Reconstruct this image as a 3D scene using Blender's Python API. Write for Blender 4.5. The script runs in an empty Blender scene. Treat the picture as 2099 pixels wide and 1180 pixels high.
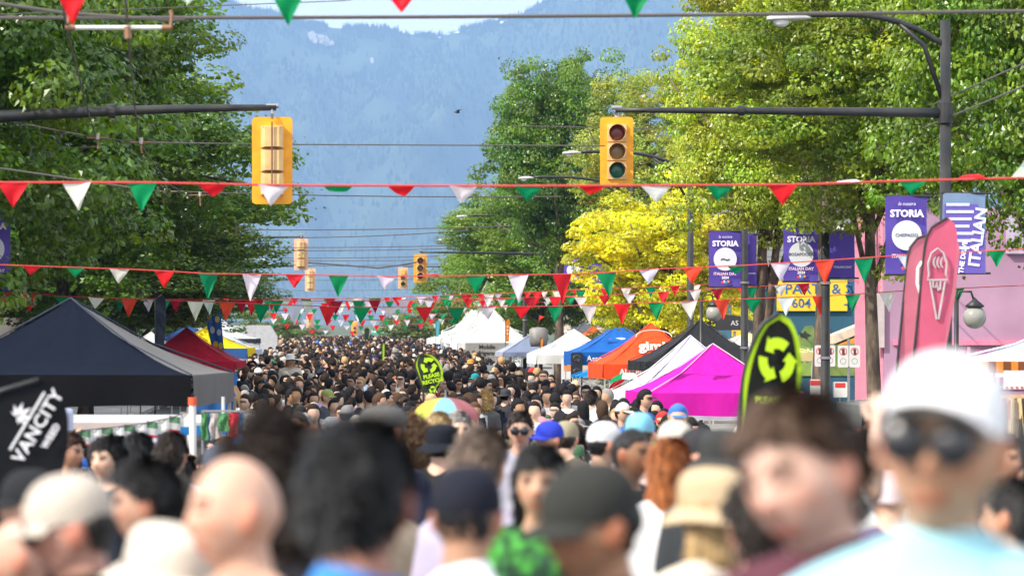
import bpy, math, random
import numpy as np
from mathutils import Vector, Matrix, Euler
R = math.radians
PI = math.pi
random.seed(7)
rng = np.random.default_rng(7)
scene = bpy.context.scene
COL = scene.collection

# ---------------------------------------------------------------- camera
FX, VX, VY, CZ = 8000.0, 690.0, 660.0, 1.9      # focal length in photo pixels, vanishing point, eye height
cam_d = bpy.data.cameras.new("camera")
cam = bpy.data.objects.new("camera", cam_d)
COL.objects.link(cam)
cam.location = (0, 0, CZ)
cam.rotation_euler = (R(90), 0, 0)
cam_d.sensor_width = 36
cam_d.lens = 36 * FX / 2099
cam_d.shift_x = (1049.5 - VX) / 2099
cam_d.shift_y = (VY - 590) / 2099
cam_d.clip_start = 0.5
cam_d.clip_end = 60000
cam_d.dof.use_dof = True
cam_d.dof.focus_distance = 88
cam_d.dof.aperture_fstop = 3.9
cam_d.dof.aperture_blades = 9
scene.camera = cam

# ---------------------------------------------------------------- world, sun, exposure
SUN = Vector((-0.86, -0.52, 0.86)).normalized()
world = bpy.data.worlds.new("World")
scene.world = world
world.use_nodes = True
wn, wl = world.node_tree.nodes, world.node_tree.links
wn.clear()
wo = wn.new("ShaderNodeOutputWorld")
bg = wn.new("ShaderNodeBackground")
sky = wn.new("ShaderNodeTexSky")
sky.sky_type = 'NISHITA'
sky.sun_disc = False
sky.sun_elevation = math.asin(SUN.z)
sky.sun_rotation = math.atan2(SUN.x, SUN.y)
sky.altitude = 20
sky.air_density = 1.0
sky.dust_density = 1.5
sky.ozone_density = 1.5
# thin high cloud mixed into the sky by direction
tc = wn.new("ShaderNodeTexCoord")
mp = wn.new("ShaderNodeMapping"); mp.inputs['Scale'].default_value = (1, 1, 4.5)
nz = wn.new("ShaderNodeTexNoise"); nz.inputs['Scale'].default_value = 3.0; nz.inputs['Detail'].default_value = 8; nz.inputs['Roughness'].default_value = 0.6
cr = wn.new("ShaderNodeValToRGB")
cr.color_ramp.elements[0].position = 0.25; cr.color_ramp.elements[1].position = 0.46
mx = wn.new("ShaderNodeMix"); mx.data_type = 'RGBA'
mx.inputs[7].default_value = (17, 17.2, 17.5, 1)
ml = wn.new("ShaderNodeMath"); ml.operation = 'MULTIPLY'; ml.inputs[1].default_value = 0.88
wl.new(tc.outputs['Generated'], mp.inputs['Vector']); wl.new(mp.outputs[0], nz.inputs['Vector'])
wl.new(nz.outputs['Fac'], cr.inputs[0]); wl.new(cr.outputs[0], ml.inputs[0]); wl.new(ml.outputs[0], mx.inputs[0])
wl.new(sky.outputs[0], mx.inputs[6]); wl.new(mx.outputs[2], bg.inputs[0])
bg.inputs[1].default_value = 0.075
wl.new(bg.outputs[0], wo.inputs[0])

sun_d = bpy.data.lights.new("sun", 'SUN')
sun_d.energy = 5.0
sun_d.angle = R(0.5)
sun_d.color = (1.0, 0.92, 0.80)
sun = bpy.data.objects.new("sun", sun_d)
COL.objects.link(sun)
sun.location = (-30, -20, 60)
sun.rotation_euler = SUN.to_track_quat('Z', 'Y').to_euler()

vs = scene.view_settings
vs.view_transform = 'Standard'; vs.look = 'None'; vs.gamma = 1; vs.use_curve_mapping = False
vs.exposure = 0.60
scene.render.engine = 'CYCLES'
cy = scene.cycles
cy.use_denoising = True
cy.max_bounces = 7; cy.diffuse_bounces = 3; cy.glossy_bounces = 2; cy.transmission_bounces = 4
cy.transparent_max_bounces = 6; cy.volume_bounces = 1
cy.use_adaptive_sampling = True; cy.adaptive_threshold = 0.02
cy.caustics_reflective = False; cy.caustics_refractive = False

# ---------------------------------------------------------------- geometry of the place
def P(px, py, d):
    return Vector(((px - VX) * d / FX, d, CZ - (py - VY) * d / FX))
def XX(px, d): return (px - VX) * d / FX
def ZZ(py, d): return CZ - (py - VY) * d / FX
def ground(d):
    t = min(max((d - 4) / 34, 0), 1)
    return -1.0 * (t * t * (3 - 2 * t))

# ---------------------------------------------------------------- object helpers
def tag(o, label=None, cat=None, group=None, kind=None):
    if label: o['label'] = label
    if cat: o['category'] = cat
    if group: o['group'] = group
    if kind: o['kind'] = kind
    return o
def thing(name, label, cat, loc=(0, 0, 0), rz=0, group=None):
    o = bpy.data.objects.new(name, None)
    o.empty_display_size = 0.2
    COL.objects.link(o)
    o.location = loc; o.rotation_euler = (0, 0, rz)
    return tag(o, label, cat, group)
def place(o, parent=None, loc=None, rot=None, scale=None, color=None):
    if parent: o.parent = parent
    if loc is not None: o.location = loc
    if rot is not None: o.rotation_euler = rot
    if scale is not None: o.scale = scale
    if color is not None: o.color = (*color[:3], 1)
    return o

class MB:
    """collects vertices and faces; build() links them as ONE mesh object"""
    def __init__(s):
        s.v = []; s.f = []; s.m = []; s.n = 0
    def add(s, verts, faces, mat=0):
        s.v.extend([tuple(p) for p in verts])
        for f in faces:
            s.f.append(tuple(i + s.n for i in f)); s.m.append(mat)
        s.n = len(s.v)
        return s
    def box(s, a, b, mat=0, rot=None, org=None):
        x0, y0, z0 = a; x1, y1, z1 = b
        vs_ = [Vector(p) for p in ((x0,y0,z0),(x1,y0,z0),(x1,y1,z0),(x0,y1,z0),(x0,y0,z1),(x1,y0,z1),(x1,y1,z1),(x0,y1,z1))]
        if rot is not None:
            o_ = Vector(org) if org is not None else Vector((0, 0, 0))
            vs_ = [rot @ (p - o_) + o_ for p in vs_]
        return s.add(vs_, [(0,3,2,1),(4,5,6,7),(0,1,5,4),(1,2,6,5),(2,3,7,6),(3,0,4,7)], mat)
    def tube(s, pts, r, n=8, mat=0, cap=True):
        pts = [Vector(p) for p in pts]
        rs = r if isinstance(r, (list, tuple)) else [r] * len(pts)
        rings = []
        t0 = (pts[1] - pts[0]).normalized()
        u = t0.orthogonal().normalized()
        for i, p in enumerate(pts):
            t = (pts[min(i + 1, len(pts) - 1)] - pts[max(i - 1, 0)])
            t = t.normalized() if t.length > 1e-9 else t0
            u = (u - t * u.dot(t)); u = u.normalized() if u.length > 1e-6 else t.orthogonal().normalized()
            w = t.cross(u)
            rings.append([p + (u * math.cos(2*PI*k/n) + w * math.sin(2*PI*k/n)) * rs[i] for k in range(n)])
        vs_ = [p for q in rings for p in q]
        fs = []
        for i in range(len(pts) - 1):
            for k in range(n):
                k2 = (k + 1) % n
                fs.append((i*n+k, i*n+k2, (i+1)*n+k2, (i+1)*n+k))
        if cap:
            fs.append(tuple(range(n - 1, -1, -1))); fs.append(tuple((len(pts)-1)*n + k for k in range(n)))
        return s.add(vs_, fs, mat)
    def lathe(s, prof, n=16, axis='z', org=(0, 0, 0), mat=0, a0=0, a1=2*PI):
        """prof: list of (r, h)"""
        closed = abs(a1 - a0 - 2*PI) < 1e-6
        m = n if closed else n + 1
        vs_ = []
        for r_, h in prof:
            for k in range(m):
                a = a0 + (a1 - a0) * k / n
                c, d = r_ * math.cos(a), r_ * math.sin(a)
                p = (c, d, h) if axis == 'z' else (c, h, d) if axis == 'y' else (h, c, d)
                vs_.append((p[0] + org[0], p[1] + org[1], p[2] + org[2]))
        fs = []
        for i in range(len(prof) - 1):
            for k in range(n):
                k2 = (k + 1) % m
                fs.append((i*m+k, i*m+k2, (i+1)*m+k2, (i+1)*m+k))
        return s.add(vs_, fs, mat)
    def sphere(s, c, r, nu=16, nv=10, mat=0):
        rx, ry, rz_ = (r, r, r) if isinstance(r, (int, float)) else r
        vs_ = [(c[0], c[1], c[2] + rz_)]
        for i in range(1, nv):
            th = PI * i / nv
            for k in range(nu):
                a = 2 * PI * k / nu
                vs_.append((c[0] + rx*math.sin(th)*math.cos(a), c[1] + ry*math.sin(th)*math.sin(a), c[2] + rz_*math.cos(th)))
        vs_.append((c[0], c[1], c[2] - rz_))
        fs = [(0, 1 + k, 1 + (k+1) % nu) for k in range(nu)]
        for i in range(nv - 2):
            for k in range(nu):
                a, b = 1 + i*nu + k, 1 + i*nu + (k+1) % nu
                fs.append((a, a + nu, b + nu, b))
        L = len(vs_) - 1; b0 = 1 + (nv-2)*nu
        fs += [(L, b0 + (k+1) % nu, b0 + k) for k in range(nu)]
        return s.add(vs_, fs, mat)
    def prism(s, outline, y0, y1, mat=0):
        """outline: list of (x, z), extruded along y"""
        n = len(outline)
        vs_ = [(x, y0, z) for x, z in outline] + [(x, y1, z) for x, z in outline]
        fs = [tuple(range(n)), tuple(range(2*n - 1, n - 1, -1))]
        for k in range(n):
            k2 = (k + 1) % n
            fs.append((k, n + k, n + k2, k2))
        return s.add(vs_, fs, mat)
    def grid(s, fn, nu, nv, mat=0):
        vs_ = [fn(i / nu, j / nv) for j in range(nv + 1) for i in range(nu + 1)]
        fs = [(j*(nu+1)+i, j*(nu+1)+i+1, (j+1)*(nu+1)+i+1, (j+1)*(nu+1)+i) for j in range(nv) for i in range(nu)]
        return s.add(vs_, fs, mat)
    def mesh(s, name, mats, smooth=False):
        me = bpy.data.meshes.new(name)
        me.from_pydata(s.v, [], s.f)
        for m in (mats if isinstance(mats, (list, tuple)) else [mats]):
            me.materials.append(m)
        if any(s.m): me.polygons.foreach_set('material_index', s.m)
        if smooth: me.polygons.foreach_set('use_smooth', [True] * len(s.f))
        me.update()
        return me
    def build(s, name, mats, parent=None, smooth=False, **k):
        o = bpy.data.objects.new(name, s.mesh(name, mats, smooth))
        COL.objects.link(o)
        return place(o, parent, **k)
def inst(name, me, parent=None, **k):
    o = bpy.data.objects.new(name, me)
    COL.objects.link(o)
    return place(o, parent, **k)
def np_mesh(name, V, F, mats, smooth=True, col=None):
    """V (n,3); F (m,k) of one size; col per-vertex rgb"""
    me = bpy.data.meshes.new(name)
    m, k = F.shape
    me.vertices.add(len(V)); me.vertices.foreach_set('co', np.ascontiguousarray(V, np.float32).ravel())
    me.loops.add(m * k); me.loops.foreach_set('vertex_index', F.astype(np.int32).ravel())
    me.polygons.add(m); me.polygons.foreach_set('loop_start', np.arange(0, m*k, k, dtype=np.int32))
    me.polygons.foreach_set('use_smooth', np.full(m, smooth))
    me.update(calc_edges=True); me.validate()
    for q in (mats if isinstance(mats, (list, tuple)) else [mats]): me.materials.append(q)
    if col is not None:
        a = me.color_attributes.new('Col', 'FLOAT_COLOR', 'POINT')
        a.data.foreach_set('color', np.hstack([col, np.ones((len(col), 1))]).astype(np.float32).ravel())
    return me

# ---------------------------------------------------------------- materials
MATS = {}
def mat(name, col=(0.5, 0.5, 0.5), rough=0.6, metal=0.0, var=0.12, vscale=6.0, bump=0.0, bscale=40.0, obj=False, attr=None,
        emit=0, trans=0.0, spec=0.4, coat=0.0, stretch=(1, 1, 1), col2=None):
    if name in MATS: return MATS[name]
    m = bpy.data.materials.new(name); m.use_nodes = True
    nt = m.node_tree; N, L = nt.nodes, nt.links
    bs = N['Principled BSDF']
    out = N['Material Output']
    t = N.new('ShaderNodeTexCoord'); mp_ = N.new('ShaderNodeMapping'); mp_.inputs['Scale'].default_value = stretch
    L.new(t.outputs['Object'], mp_.inputs[0])
    no = N.new('ShaderNodeTexNoise'); no.inputs['Scale'].default_value = vscale; no.inputs['Detail'].default_value = 4
    L.new(mp_.outputs[0], no.inputs['Vector'])
    if obj:
        oi = N.new('ShaderNodeObjectInfo'); src = oi.outputs['Color']
    elif attr:
        at = N.new('ShaderNodeAttribute'); at.attribute_name = attr; src = at.outputs['Color']
        if obj is None: pass
    else:
        rg = N.new('ShaderNodeRGB'); rg.outputs[0].default_value = (*col, 1); src = rg.outputs[0]
    if obj and attr:
        at = N.new('ShaderNodeAttribute'); at.attribute_name = attr
        mm = N.new('ShaderNodeMix'); mm.data_type = 'RGBA'; mm.blend_type = 'MULTIPLY'; mm.inputs[0].default_value = 1
        L.new(src, mm.inputs[6]); L.new(at.outputs['Color'], mm.inputs[7]); src = mm.outputs[2]
    if col2:
        m2 = N.new('ShaderNodeMix'); m2.data_type = 'RGBA'
        rp = N.new('ShaderNodeValToRGB'); rp.color_ramp.elements[0].position = 0.42; rp.color_ramp.elements[1].position = 0.6
        n2 = N.new('ShaderNodeTexNoise'); n2.inputs['Scale'].default_value = vscale * 0.6; n2.inputs['Detail'].default_value = 6
        L.new(mp_.outputs[0], n2.inputs['Vector'])
        L.new(n2.outputs['Fac'], rp.inputs[0]); L.new(rp.outputs[0], m2.inputs[0]); L.new(src, m2.inputs[6]); m2.inputs[7].default_value = (*col2, 1)
        src = m2.outputs[2]
    mr = N.new('ShaderNodeMapRange'); mr.inputs[1].default_value = 0.25; mr.inputs[2].default_value = 0.75
    mr.inputs[3].default_value = 1 - var; mr.inputs[4].default_value = 1 + var
    L.new(no.outputs['Fac'], mr.inputs[0])
    hs = N.new('ShaderNodeHueSaturation'); L.new(mr.outputs[0], hs.inputs['Value']); L.new(src, hs.inputs['Color'])
    c = hs.outputs[0]
    L.new(c, bs.inputs['Base Color'])
    bs.inputs['Roughness'].default_value = rough; bs.inputs['Metallic'].default_value = metal
    bs.inputs['Specular IOR Level'].default_value = spec; bs.inputs['Coat Weight'].default_value = coat
    if emit:
        L.new(c, bs.inputs['Emission Color']); bs.inputs['Emission Strength'].default_value = emit
    if bump:
        bn = N.new('ShaderNodeTexNoise'); bn.inputs['Scale'].default_value = bscale; bn.inputs['Detail'].default_value = 4
        L.new(mp_.outputs[0], bn.inputs['Vector'])
        bu = N.new('ShaderNodeBump'); bu.inputs['Strength'].default_value = bump; bu.inputs['Distance'].default_value = 0.02
        L.new(bn.outputs['Fac'], bu.inputs['Height']); L.new(bu.outputs[0], bs.inputs['Normal'])
    if trans:
        tr = N.new('ShaderNodeBsdfTranslucent'); L.new(c, tr.inputs[0])
        ms = N.new('ShaderNodeMixShader'); ms.inputs[0].default_value = trans
        L.new(bs.outputs[0], ms.inputs[1]); L.new(tr.outputs[0], ms.inputs[2]); L.new(ms.outputs[0], out.inputs['Surface'])
    MATS[name] = m
    return m
M_SKIN = mat('skin', rough=0.5, var=0.06, vscale=30, obj=True, attr='Col', bump=0.05, bscale=120, spec=0.35)
M_CLOTH = mat('cloth', rough=0.85, var=0.14, vscale=7, obj=True, bump=0.5, bscale=9, spec=0.15)
M_PRINT = mat('printed_cloth', rough=0.85, var=0.5, vscale=28, obj=True, bump=0.4, bscale=9, spec=0.15, col2=(0.05, 0.24, 0.04))
M_HAIR = mat('hair', rough=0.42, var=0.6, vscale=55, obj=True, bump=1.0, bscale=75, stretch=(1, 1, 0.16), spec=0.38)
M_CURL = mat('curly_hair', rough=0.6, var=0.45, vscale=45, obj=True, bump=1.0, bscale=60, spec=0.3)
M_FELT = mat('hat_fabric', rough=0.9, var=0.08, vscale=12, obj=True, bump=0.3, bscale=60, spec=0.15)
M_GLASSES = mat('sunglasses', (0.012, 0.013, 0.018), 0.32, var=0.02, spec=0.6)
M_EYE = mat('eye', rough=0.15, var=0.02, attr='Col', spec=0.6)
M_FLAG = mat('flag_cloth', rough=0.6, var=0.07, vscale=4, obj=True, trans=0.38, spec=0.25, bump=0.2, bscale=8)
M_CANOPY = mat('canopy_cloth', rough=0.8, var=0.08, vscale=2.5, obj=True, trans=0.12, bump=0.8, bscale=4.5, spec=0.12, stretch=(1, 1, .5))
M_PAINT = mat('painted_metal', rough=0.5, var=0.20, vscale=5, obj=True, spec=0.5, bump=0.05, bscale=30)
M_BLACK = mat('black_pole_paint', (0.02, 0.022, 0.026), 0.45, var=0.3, vscale=5, bump=0.1, bscale=30, col2=(0.032, 0.032, 0.03))
M_STEEL = mat('galvanised_steel', (0.35, 0.35, 0.36), 0.4, 0.7, var=0.15, vscale=20)
M_ALU = mat('white_frame_metal', (0.6, 0.6, 0.6), 0.35, 0.3, var=0.05)
M_INK = mat('flat_print', rough=0.7, var=0.03, obj=True, spec=0.2)
M_BARK = mat('bark', (0.17, 0.125, 0.09), 0.95, var=0.4, vscale=9, bump=1.0, bscale=14, stretch=(1, 1, 0.3), col2=(0.06, 0.045, 0.035))
M_WIRE = mat('wire', (0.10, 0.09, 0.085), 0.6, var=0.1)
M_COPPER = mat('weathered_copper', (0.28, 0.15, 0.09), 0.6, 0.3, var=0.2, vscale=30)
M_WHITE = mat('white_plastic', (0.72, 0.72, 0.70), 0.5, var=0.04)
M_GLASS = mat('window_glass', (0.03, 0.035, 0.04), 0.08, var=0.1, spec=0.7)
# ================================================================ THE SETTING
def vnoise(x, y, seed=0):
    xi = np.floor(x).astype(np.int64); yi = np.floor(y).astype(np.int64)
    xf = x - xi; yf = y - yi
    def h(a, b):
        n = (a * 374761393 + b * 668265263 + seed * 974634777) & 0x7fffffff
        n = ((n ^ (n >> 13)) * 1274126177) & 0x7fffffff
        return ((n ^ (n >> 16)) & 0xffff) / 65535.0
    u = xf*xf*(3-2*xf); v = yf*yf*(3-2*yf)
    return (h(xi,yi)*(1-u)+h(xi+1,yi)*u)*(1-v) + (h(xi,yi+1)*(1-u)+h(xi+1,yi+1)*u)*v
def fbm(x, y, seed=0, oct=5):
    s = 0; a = 0.5
    for o in range(oct):
        s = s + a * vnoise(x, y, seed + o); x = x*2.03; y = y*2.03; a *= 0.5
    return s

def ribbon(x0, x1, ys, dz):
    b = MB()
    vs_ = []
    for y in ys:
        z = ground(y) + dz
        vs_ += [(x0, y, z), (x1, y, z)]
    fs = [(2*i, 2*i+1, 2*i+3, 2*i+2) for i in range(len(ys)-1)]
    return b.add(vs_, fs)
YS = list(range(-40, 44, 2)) + [50, 80, 120, 200, 320, 600]
M_ASPH = mat('asphalt', (0.05, 0.05, 0.052), 0.9, var=0.25, vscale=3, bump=0.4, bscale=60, col2=(0.035, 0.035, 0.036))
M_CONC = mat('concrete', (0.33, 0.32, 0.30), 0.9, var=0.15, vscale=2, bump=0.2, bscale=40, col2=(0.25, 0.24, 0.23))
M_LAND = mat('land', (0.07, 0.09, 0.045), 1.0, var=0.3, vscale=0.01)
M_YEL = mat('road_paint_yellow', (0.6, 0.42, 0.05), 0.7, var=0.15)
M_WPAINT = mat('road_paint_white', (0.7, 0.7, 0.68), 0.7, var=0.12)
b = MB()
for j, y in enumerate(YS + [1500, 4000, 9000, 20000]):
    b.v += [(-9000, y, ground(y) - 0.12), (12000, y, ground(y) - 0.12)]
b.f = [(2*i, 2*i+1, 2*i+3, 2*i+2) for i in range(len(b.v)//2 - 1)]; b.m = [0]*len(b.f); b.n = len(b.v)
tag(b.build('ground', M_LAND), kind='structure')
KL, KR = -6.0, 9.6
tag(ribbon(KL, KR, YS, 0).build('road', M_ASPH), kind='structure')
tag(ribbon(1.55, 1.67, YS, 0.004).build('road_marking', M_YEL), kind='structure')
tag(ribbon(1.83, 1.95, YS, 0.004).build('road_marking', M_YEL), kind='structure')
b = MB()
for k in range(12): b.box((KL + 0.6 + k*1.25, 52.0, ground(52)+0.001), (KL + 1.2 + k*1.25, 55.0, ground(52) + 0.005))
tag(b.build('crosswalk_marking', M_WPAINT), kind='structure')
for nm, xa, xb in (('kerb', KL-0.15, KL), ('kerb', KR, KR+0.15)):
    tag(ribbon(xa, xb, YS, 0.13).build(nm, M_CONC), kind='structure')
    bb = MB(); x = KL if xa < 0 else KR
    for i in range(len(YS)-1):
        bb.add([(x, YS[i], ground(YS[i])-.1), (x, YS[i+1], ground(YS[i+1])-.1), (x, YS[i+1], ground(YS[i+1])+.13), (x, YS[i], ground(YS[i])+.13)], [(0,1,2,3)])
    tag(bb.build('kerb_face', M_CONC), kind='structure')
tag(ribbon(KL-4.6, KL-0.15, YS, 0.126).build('pavement', M_CONC), kind='structure')
tag(ribbon(KR+0.15, KR+4.2, YS, 0.126).build('pavement', M_CONC), kind='structure')

# ---- the mountain beyond the city, 12 km off, and the forest on it
RPX = [-900, 0, 300, 400, 480, 520, 560, 620, 680, 740, 800, 860, 900, 950, 1000, 1060, 1110, 1160, 1250, 1400, 1800, 2300, 3000]
RPY = [-300, -260, -120, -52, 8, 22, 26, 48, 56, 58, 64, 74, 72, 62, 50, 34, 10, -35, -100, -190, -330, -260, -150]
YC = 12000.0
def mountain_h(x, y):
    px = VX + x * FX / YC
    H = CZ + (VY - np.interp(px, RPX, RPY)) * YC / FX
    t = np.clip((y - 8200) / (YC - 8200), 0, 1)
    prof = np.where(y < YC, t ** 1.15, 1 - 0.25 * np.clip((y - YC) / 2500, 0, 1))
    gul = (fbm(x/260.0 + fbm(x/900., y/900., 3)*2, y/1500.0, 11, 5) - 0.48)
    rid = np.abs(fbm(x/520.0, y/2200.0, 31, 4) - 0.48) * 2
    edge = np.clip((YC - y)/900., 0, 1) * np.clip(t * 3, 0, 1)
    return H * prof + (gul * 330 - rid * 300) * edge + (fbm(x/60., y/60., 5, 3) - .45) * 14
nx_, ny_ = 420, 190
gx = np.linspace(-2200, 4600, nx_); gy = np.linspace(8200, 14500, ny_)
MX, MY = np.meshgrid(gx, gy)
MZ = mountain_h(MX, MY) - 1.0
V = np.stack([MX.ravel(), MY.ravel(), MZ.ravel()], 1)
ii = (np.arange(ny_-1)[:, None] * nx_ + np.arange(nx_-1)[None, :]).ravel()
F = np.stack([ii, ii+1, ii+1+nx_, ii+nx_], 1)
M_MTN = mat('mountain_forest_floor', (0.030, 0.05, 0.028), 1.0, var=0.6, vscale=0.012, stretch=(1, 0.35, 0.35), col2=(0.05, 0.07, 0.035))
o = bpy.data.objects.new('mountain', np_mesh('mountain', V, F, M_MTN)); COL.objects.link(o); tag(o, kind='structure')
# conifers on the slope that can be seen
nC = 34000
cx = rng.uniform(-1300, 2400, nC)
cyy = YC - 3300 * rng.random(nC) ** 1.6
cxr = rng.uniform(-1300, 2400, 5000); cx = np.concatenate([cx, cxr]); cyy = np.concatenate([cyy, YC + rng.uniform(-60, 30, 5000)])
keep = fbm(cx/90., cyy/160., 71, 4) > 0.36
cx, cyy = cx[keep], cyy[keep]; nC = len(cx)
cz = mountain_h(cx, cyy) - 3
ch = rng.uniform(9, 25, nC); cr_ = ch * rng.uniform(0.16, 0.26, nC)
Vc = np.zeros((nC, 5, 3))
for k in range(4):
    a = k * PI / 2 + 0.6
    Vc[:, k, 0] = cx + cr_ * math.cos(a); Vc[:, k, 1] = cyy + cr_ * math.sin(a); Vc[:, k, 2] = cz
Vc[:, 4, 0] = cx; Vc[:, 4, 1] = cyy; Vc[:, 4, 2] = cz + ch
Fc = np.concatenate([np.stack([np.arange(nC)*5+k, np.arange(nC)*5+(k+1) % 4, np.arange(nC)*5+4], 1) for k in range(4)])
colc = np.repeat(np.array([0.026, 0.042, 0.026])[None] * (0.5 + 1.3 * rng.random((nC, 1)) * (0.4 + 1.4 * fbm(cx/420., cyy/500., 91, 3)[:, None])), 5, 0)
M_CONI = mat('conifer_needles', attr='Col', rough=1.0, var=0.1, spec=0.1)
o = bpy.data.objects.new('forest', np_mesh('forest', Vc.reshape(-1, 3), Fc, M_CONI, smooth=False, col=colc)); COL.objects.link(o); tag(o, kind='stuff')
# bare rock and snow patches near the ridge
M_SNOW = mat('old_snow', (0.75, 0.77, 0.8), 0.8, var=0.1)
M_ROCK = mat('bare_rock', (0.30, 0.27, 0.24), 0.95, var=0.3, vscale=0.05)
def patches(name, m, spots):
    b_ = MB()
    for px, py_off, w, h in spots:
        x = XX(px, YC); y = YC - py_off
        n = 9
        vs_ = []
        for k in range(n):
            a = 2*PI*k/n; q = random.uniform(0.45, 1)
            xx, yy = x + w*q*math.cos(a), y + h*q*math.sin(a)
            vs_.append((xx, yy, float(mountain_h(np.array([xx]), np.array([yy]))[0]) + 7))
        b_.add(vs_, [tuple(range(n))])
    tag(b_.build(name, m), kind='structure')
patches('snow_patch', M_SNOW, [(900, 60, 10, 10), (915, 45, 14, 9), (935, 50, 12, 12), (960, 40, 10, 8), (1030, 30, 16, 12), (1055, 25, 14, 10), (985, 50, 8, 8)])
patches('bare_rock_patch', M_ROCK, [(655, 150, 40, 60), (670, 180, 30, 40), (640, 110, 22, 30), (760, 330, 9, 30)])

# ---- haze: one closed box round everything
b = MB(); b.box((-4200, -700, -3.0), (6400, 15500, 2150))
M_HAZE = bpy.data.materials.new('haze'); M_HAZE.use_nodes = True
N = M_HAZE.node_tree.nodes; N.clear()
ho = N.new('ShaderNodeOutputMaterial'); pv = N.new('ShaderNodeVolumePrincipled')
pv.inputs['Color'].default_value = (0.35, 0.56, 0.92, 1); pv.inputs['Density'].default_value = 0.86e-4; pv.inputs['Anisotropy'].default_value = 0.0
M_HAZE.node_tree.links.new(pv.outputs[0], ho.inputs['Volume'])
M_HAZE.cycles.homogeneous_volume = True
haze = b.build('haze', M_HAZE); tag(haze, kind='stuff')

# ---------------------------------------------------------------- trees
M_LEAF = bpy.data.materials.new('leaves'); M_LEAF.use_nodes = True
def leaf_material(m):
    nt = m.node_tree; N, L = nt.nodes, nt.links
    bs = N['Principled BSDF']; out = N['Material Output']
    oi = N.new('ShaderNodeObjectInfo'); at = N.new('ShaderNodeAttribute'); at.attribute_name = 'Col'
    mm = N.new('ShaderNodeMix'); mm.data_type = 'RGBA'; mm.blend_type = 'MULTIPLY'; mm.inputs[0].default_value = 1
    L.new(oi.outputs['Color'], mm.inputs[6]); L.new(at.outputs['Color'], mm.inputs[7])
    L.new(mm.outputs[2], bs.inputs['Base Color'])
    bs.inputs['Roughness'].default_value = 0.36; bs.inputs['Specular IOR Level'].default_value = 0.7
    hs = N.new('ShaderNodeHueSaturation'); hs.inputs['Hue'].default_value = 0.478; hs.inputs['Value'].default_value = 1.5; hs.inputs['Saturation'].default_value = 1.1
    L.new(mm.outputs[2], hs.inputs['Color'])
    tr = N.new('ShaderNodeBsdfTranslucent'); L.new(hs.outputs[0], tr.inputs[0])
    ms = N.new('ShaderNodeMixShader'); ms.inputs[0].default_value = 0.42
    L.new(bs.outputs[0], ms.inputs[1]); L.new(tr.outputs[0], ms.inputs[2]); L.new(ms.outputs[0], out.inputs['Surface'])
leaf_material(M_LEAF)
def crown_mesh(name, seed, nclump, nleaf, leaf, clump=(0.15, 0.25), spiky=0.08, tint=0.25, hollow=0.35):
    r = np.random.default_rng(seed)
    d = r.normal(size=(nclump, 3)); d /= np.linalg.norm(d, axis=1)[:, None]
    th = np.arctan2(d[:, 1], d[:, 0])
    lob = 0.80 + 0.13*np.sin(th*3 + seed) + 0.10*np.sin(th*5 + d[:, 2]*5 + seed*2) + 0.10*np.sin(d[:, 2]*7 + seed)
    rad = lob * (hollow + (1-hollow) * r.random(nclump) ** 0.45)
    rad *= 1 + (r.random(nclump) < 0.16) * r.uniform(0.03, spiky*.7, nclump)
    C = d * rad[:, None]
    cr = r.uniform(clump[0], clump[1], nclump)
    wt = cr ** 2; wt /= wt.sum()
    ci = r.choice(nclump, nleaf, p=wt)
    u = r.normal(size=(nleaf, 3)); u /= np.linalg.norm(u, axis=1)[:, None]
    u[:, 2] = np.where(u[:, 2] < 0, u[:, 2]*0.45, u[:, 2])
    rr = (0.62 + 0.38 * r.random(nleaf) ** 0.4)
    flat = np.array([1.1, 1.1, 0.78])
    Pp = C[ci] + u * flat * (rr * cr[ci])[:, None]
    # shoots sticking out of the clumps
    shoot = r.random(nleaf) < 0.06
    outd = C[ci] / (np.linalg.norm(C[ci], axis=1)[:, None] + 1e-6)
    Pp[shoot] += (outd * (r.random(nleaf) * cr[ci] * 0.55)[:, None] + r.normal(size=(nleaf, 3)) * 0.012)[shoot]
    nrm = u * 1.1 + np.array([0, 0, 0.5]) + r.normal(size=(nleaf, 3)) * 0.42
    nrm /= np.linalg.norm(nrm, axis=1)[:, None]
    t = np.cross(nrm, r.normal(size=(nleaf, 3))); t /= np.linalg.norm(t, axis=1)[:, None]
    b_ = np.cross(nrm, t)
    L = leaf * r.uniform(0.6, 1.25, nleaf)[:, None]
    droop = nrm * L * 0.18
    V = np.stack([Pp - t*L*0.5, Pp + b_*L*0.42 - droop, Pp + t*L*0.55, Pp - b_*L*0.42 - droop], 1).reshape(-1, 3)
    F = np.arange(nleaf*4).reshape(-1, 4)
    cb = 0.6 + 0.8 * r.random(nclump)
    hue = r.random(nclump)
    k = cb[ci] * r.uniform(0.6, 1.4, nleaf)
    col = np.stack([k * (1 + tint*(hue[ci]-0.4)*1.6), k, k * (1 - 0.3*hue[ci])], 1)
    return np_mesh(name, V, F, M_LEAF, smooth=False, col=np.repeat(col, 4, 0))
CR = [crown_mesh('crown_dense', 3, 620, 100000, 0.0255, (0.07, 0.16)),
      crown_mesh('crown_dense', 5, 560, 100000, 0.0255, (0.07, 0.17)),
      crown_mesh('crown_loose', 8, 300, 50000, 0.028, (0.07, 0.16), spiky=0.1, hollow=0.4),
      crown_mesh('crown_layered', 12, 300, 52000, 0.038, (0.08, 0.17), tint=0.10),
      crown_mesh('crown_far', 21, 110, 12000, 0.06, (0.13, 0.24))]
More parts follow.
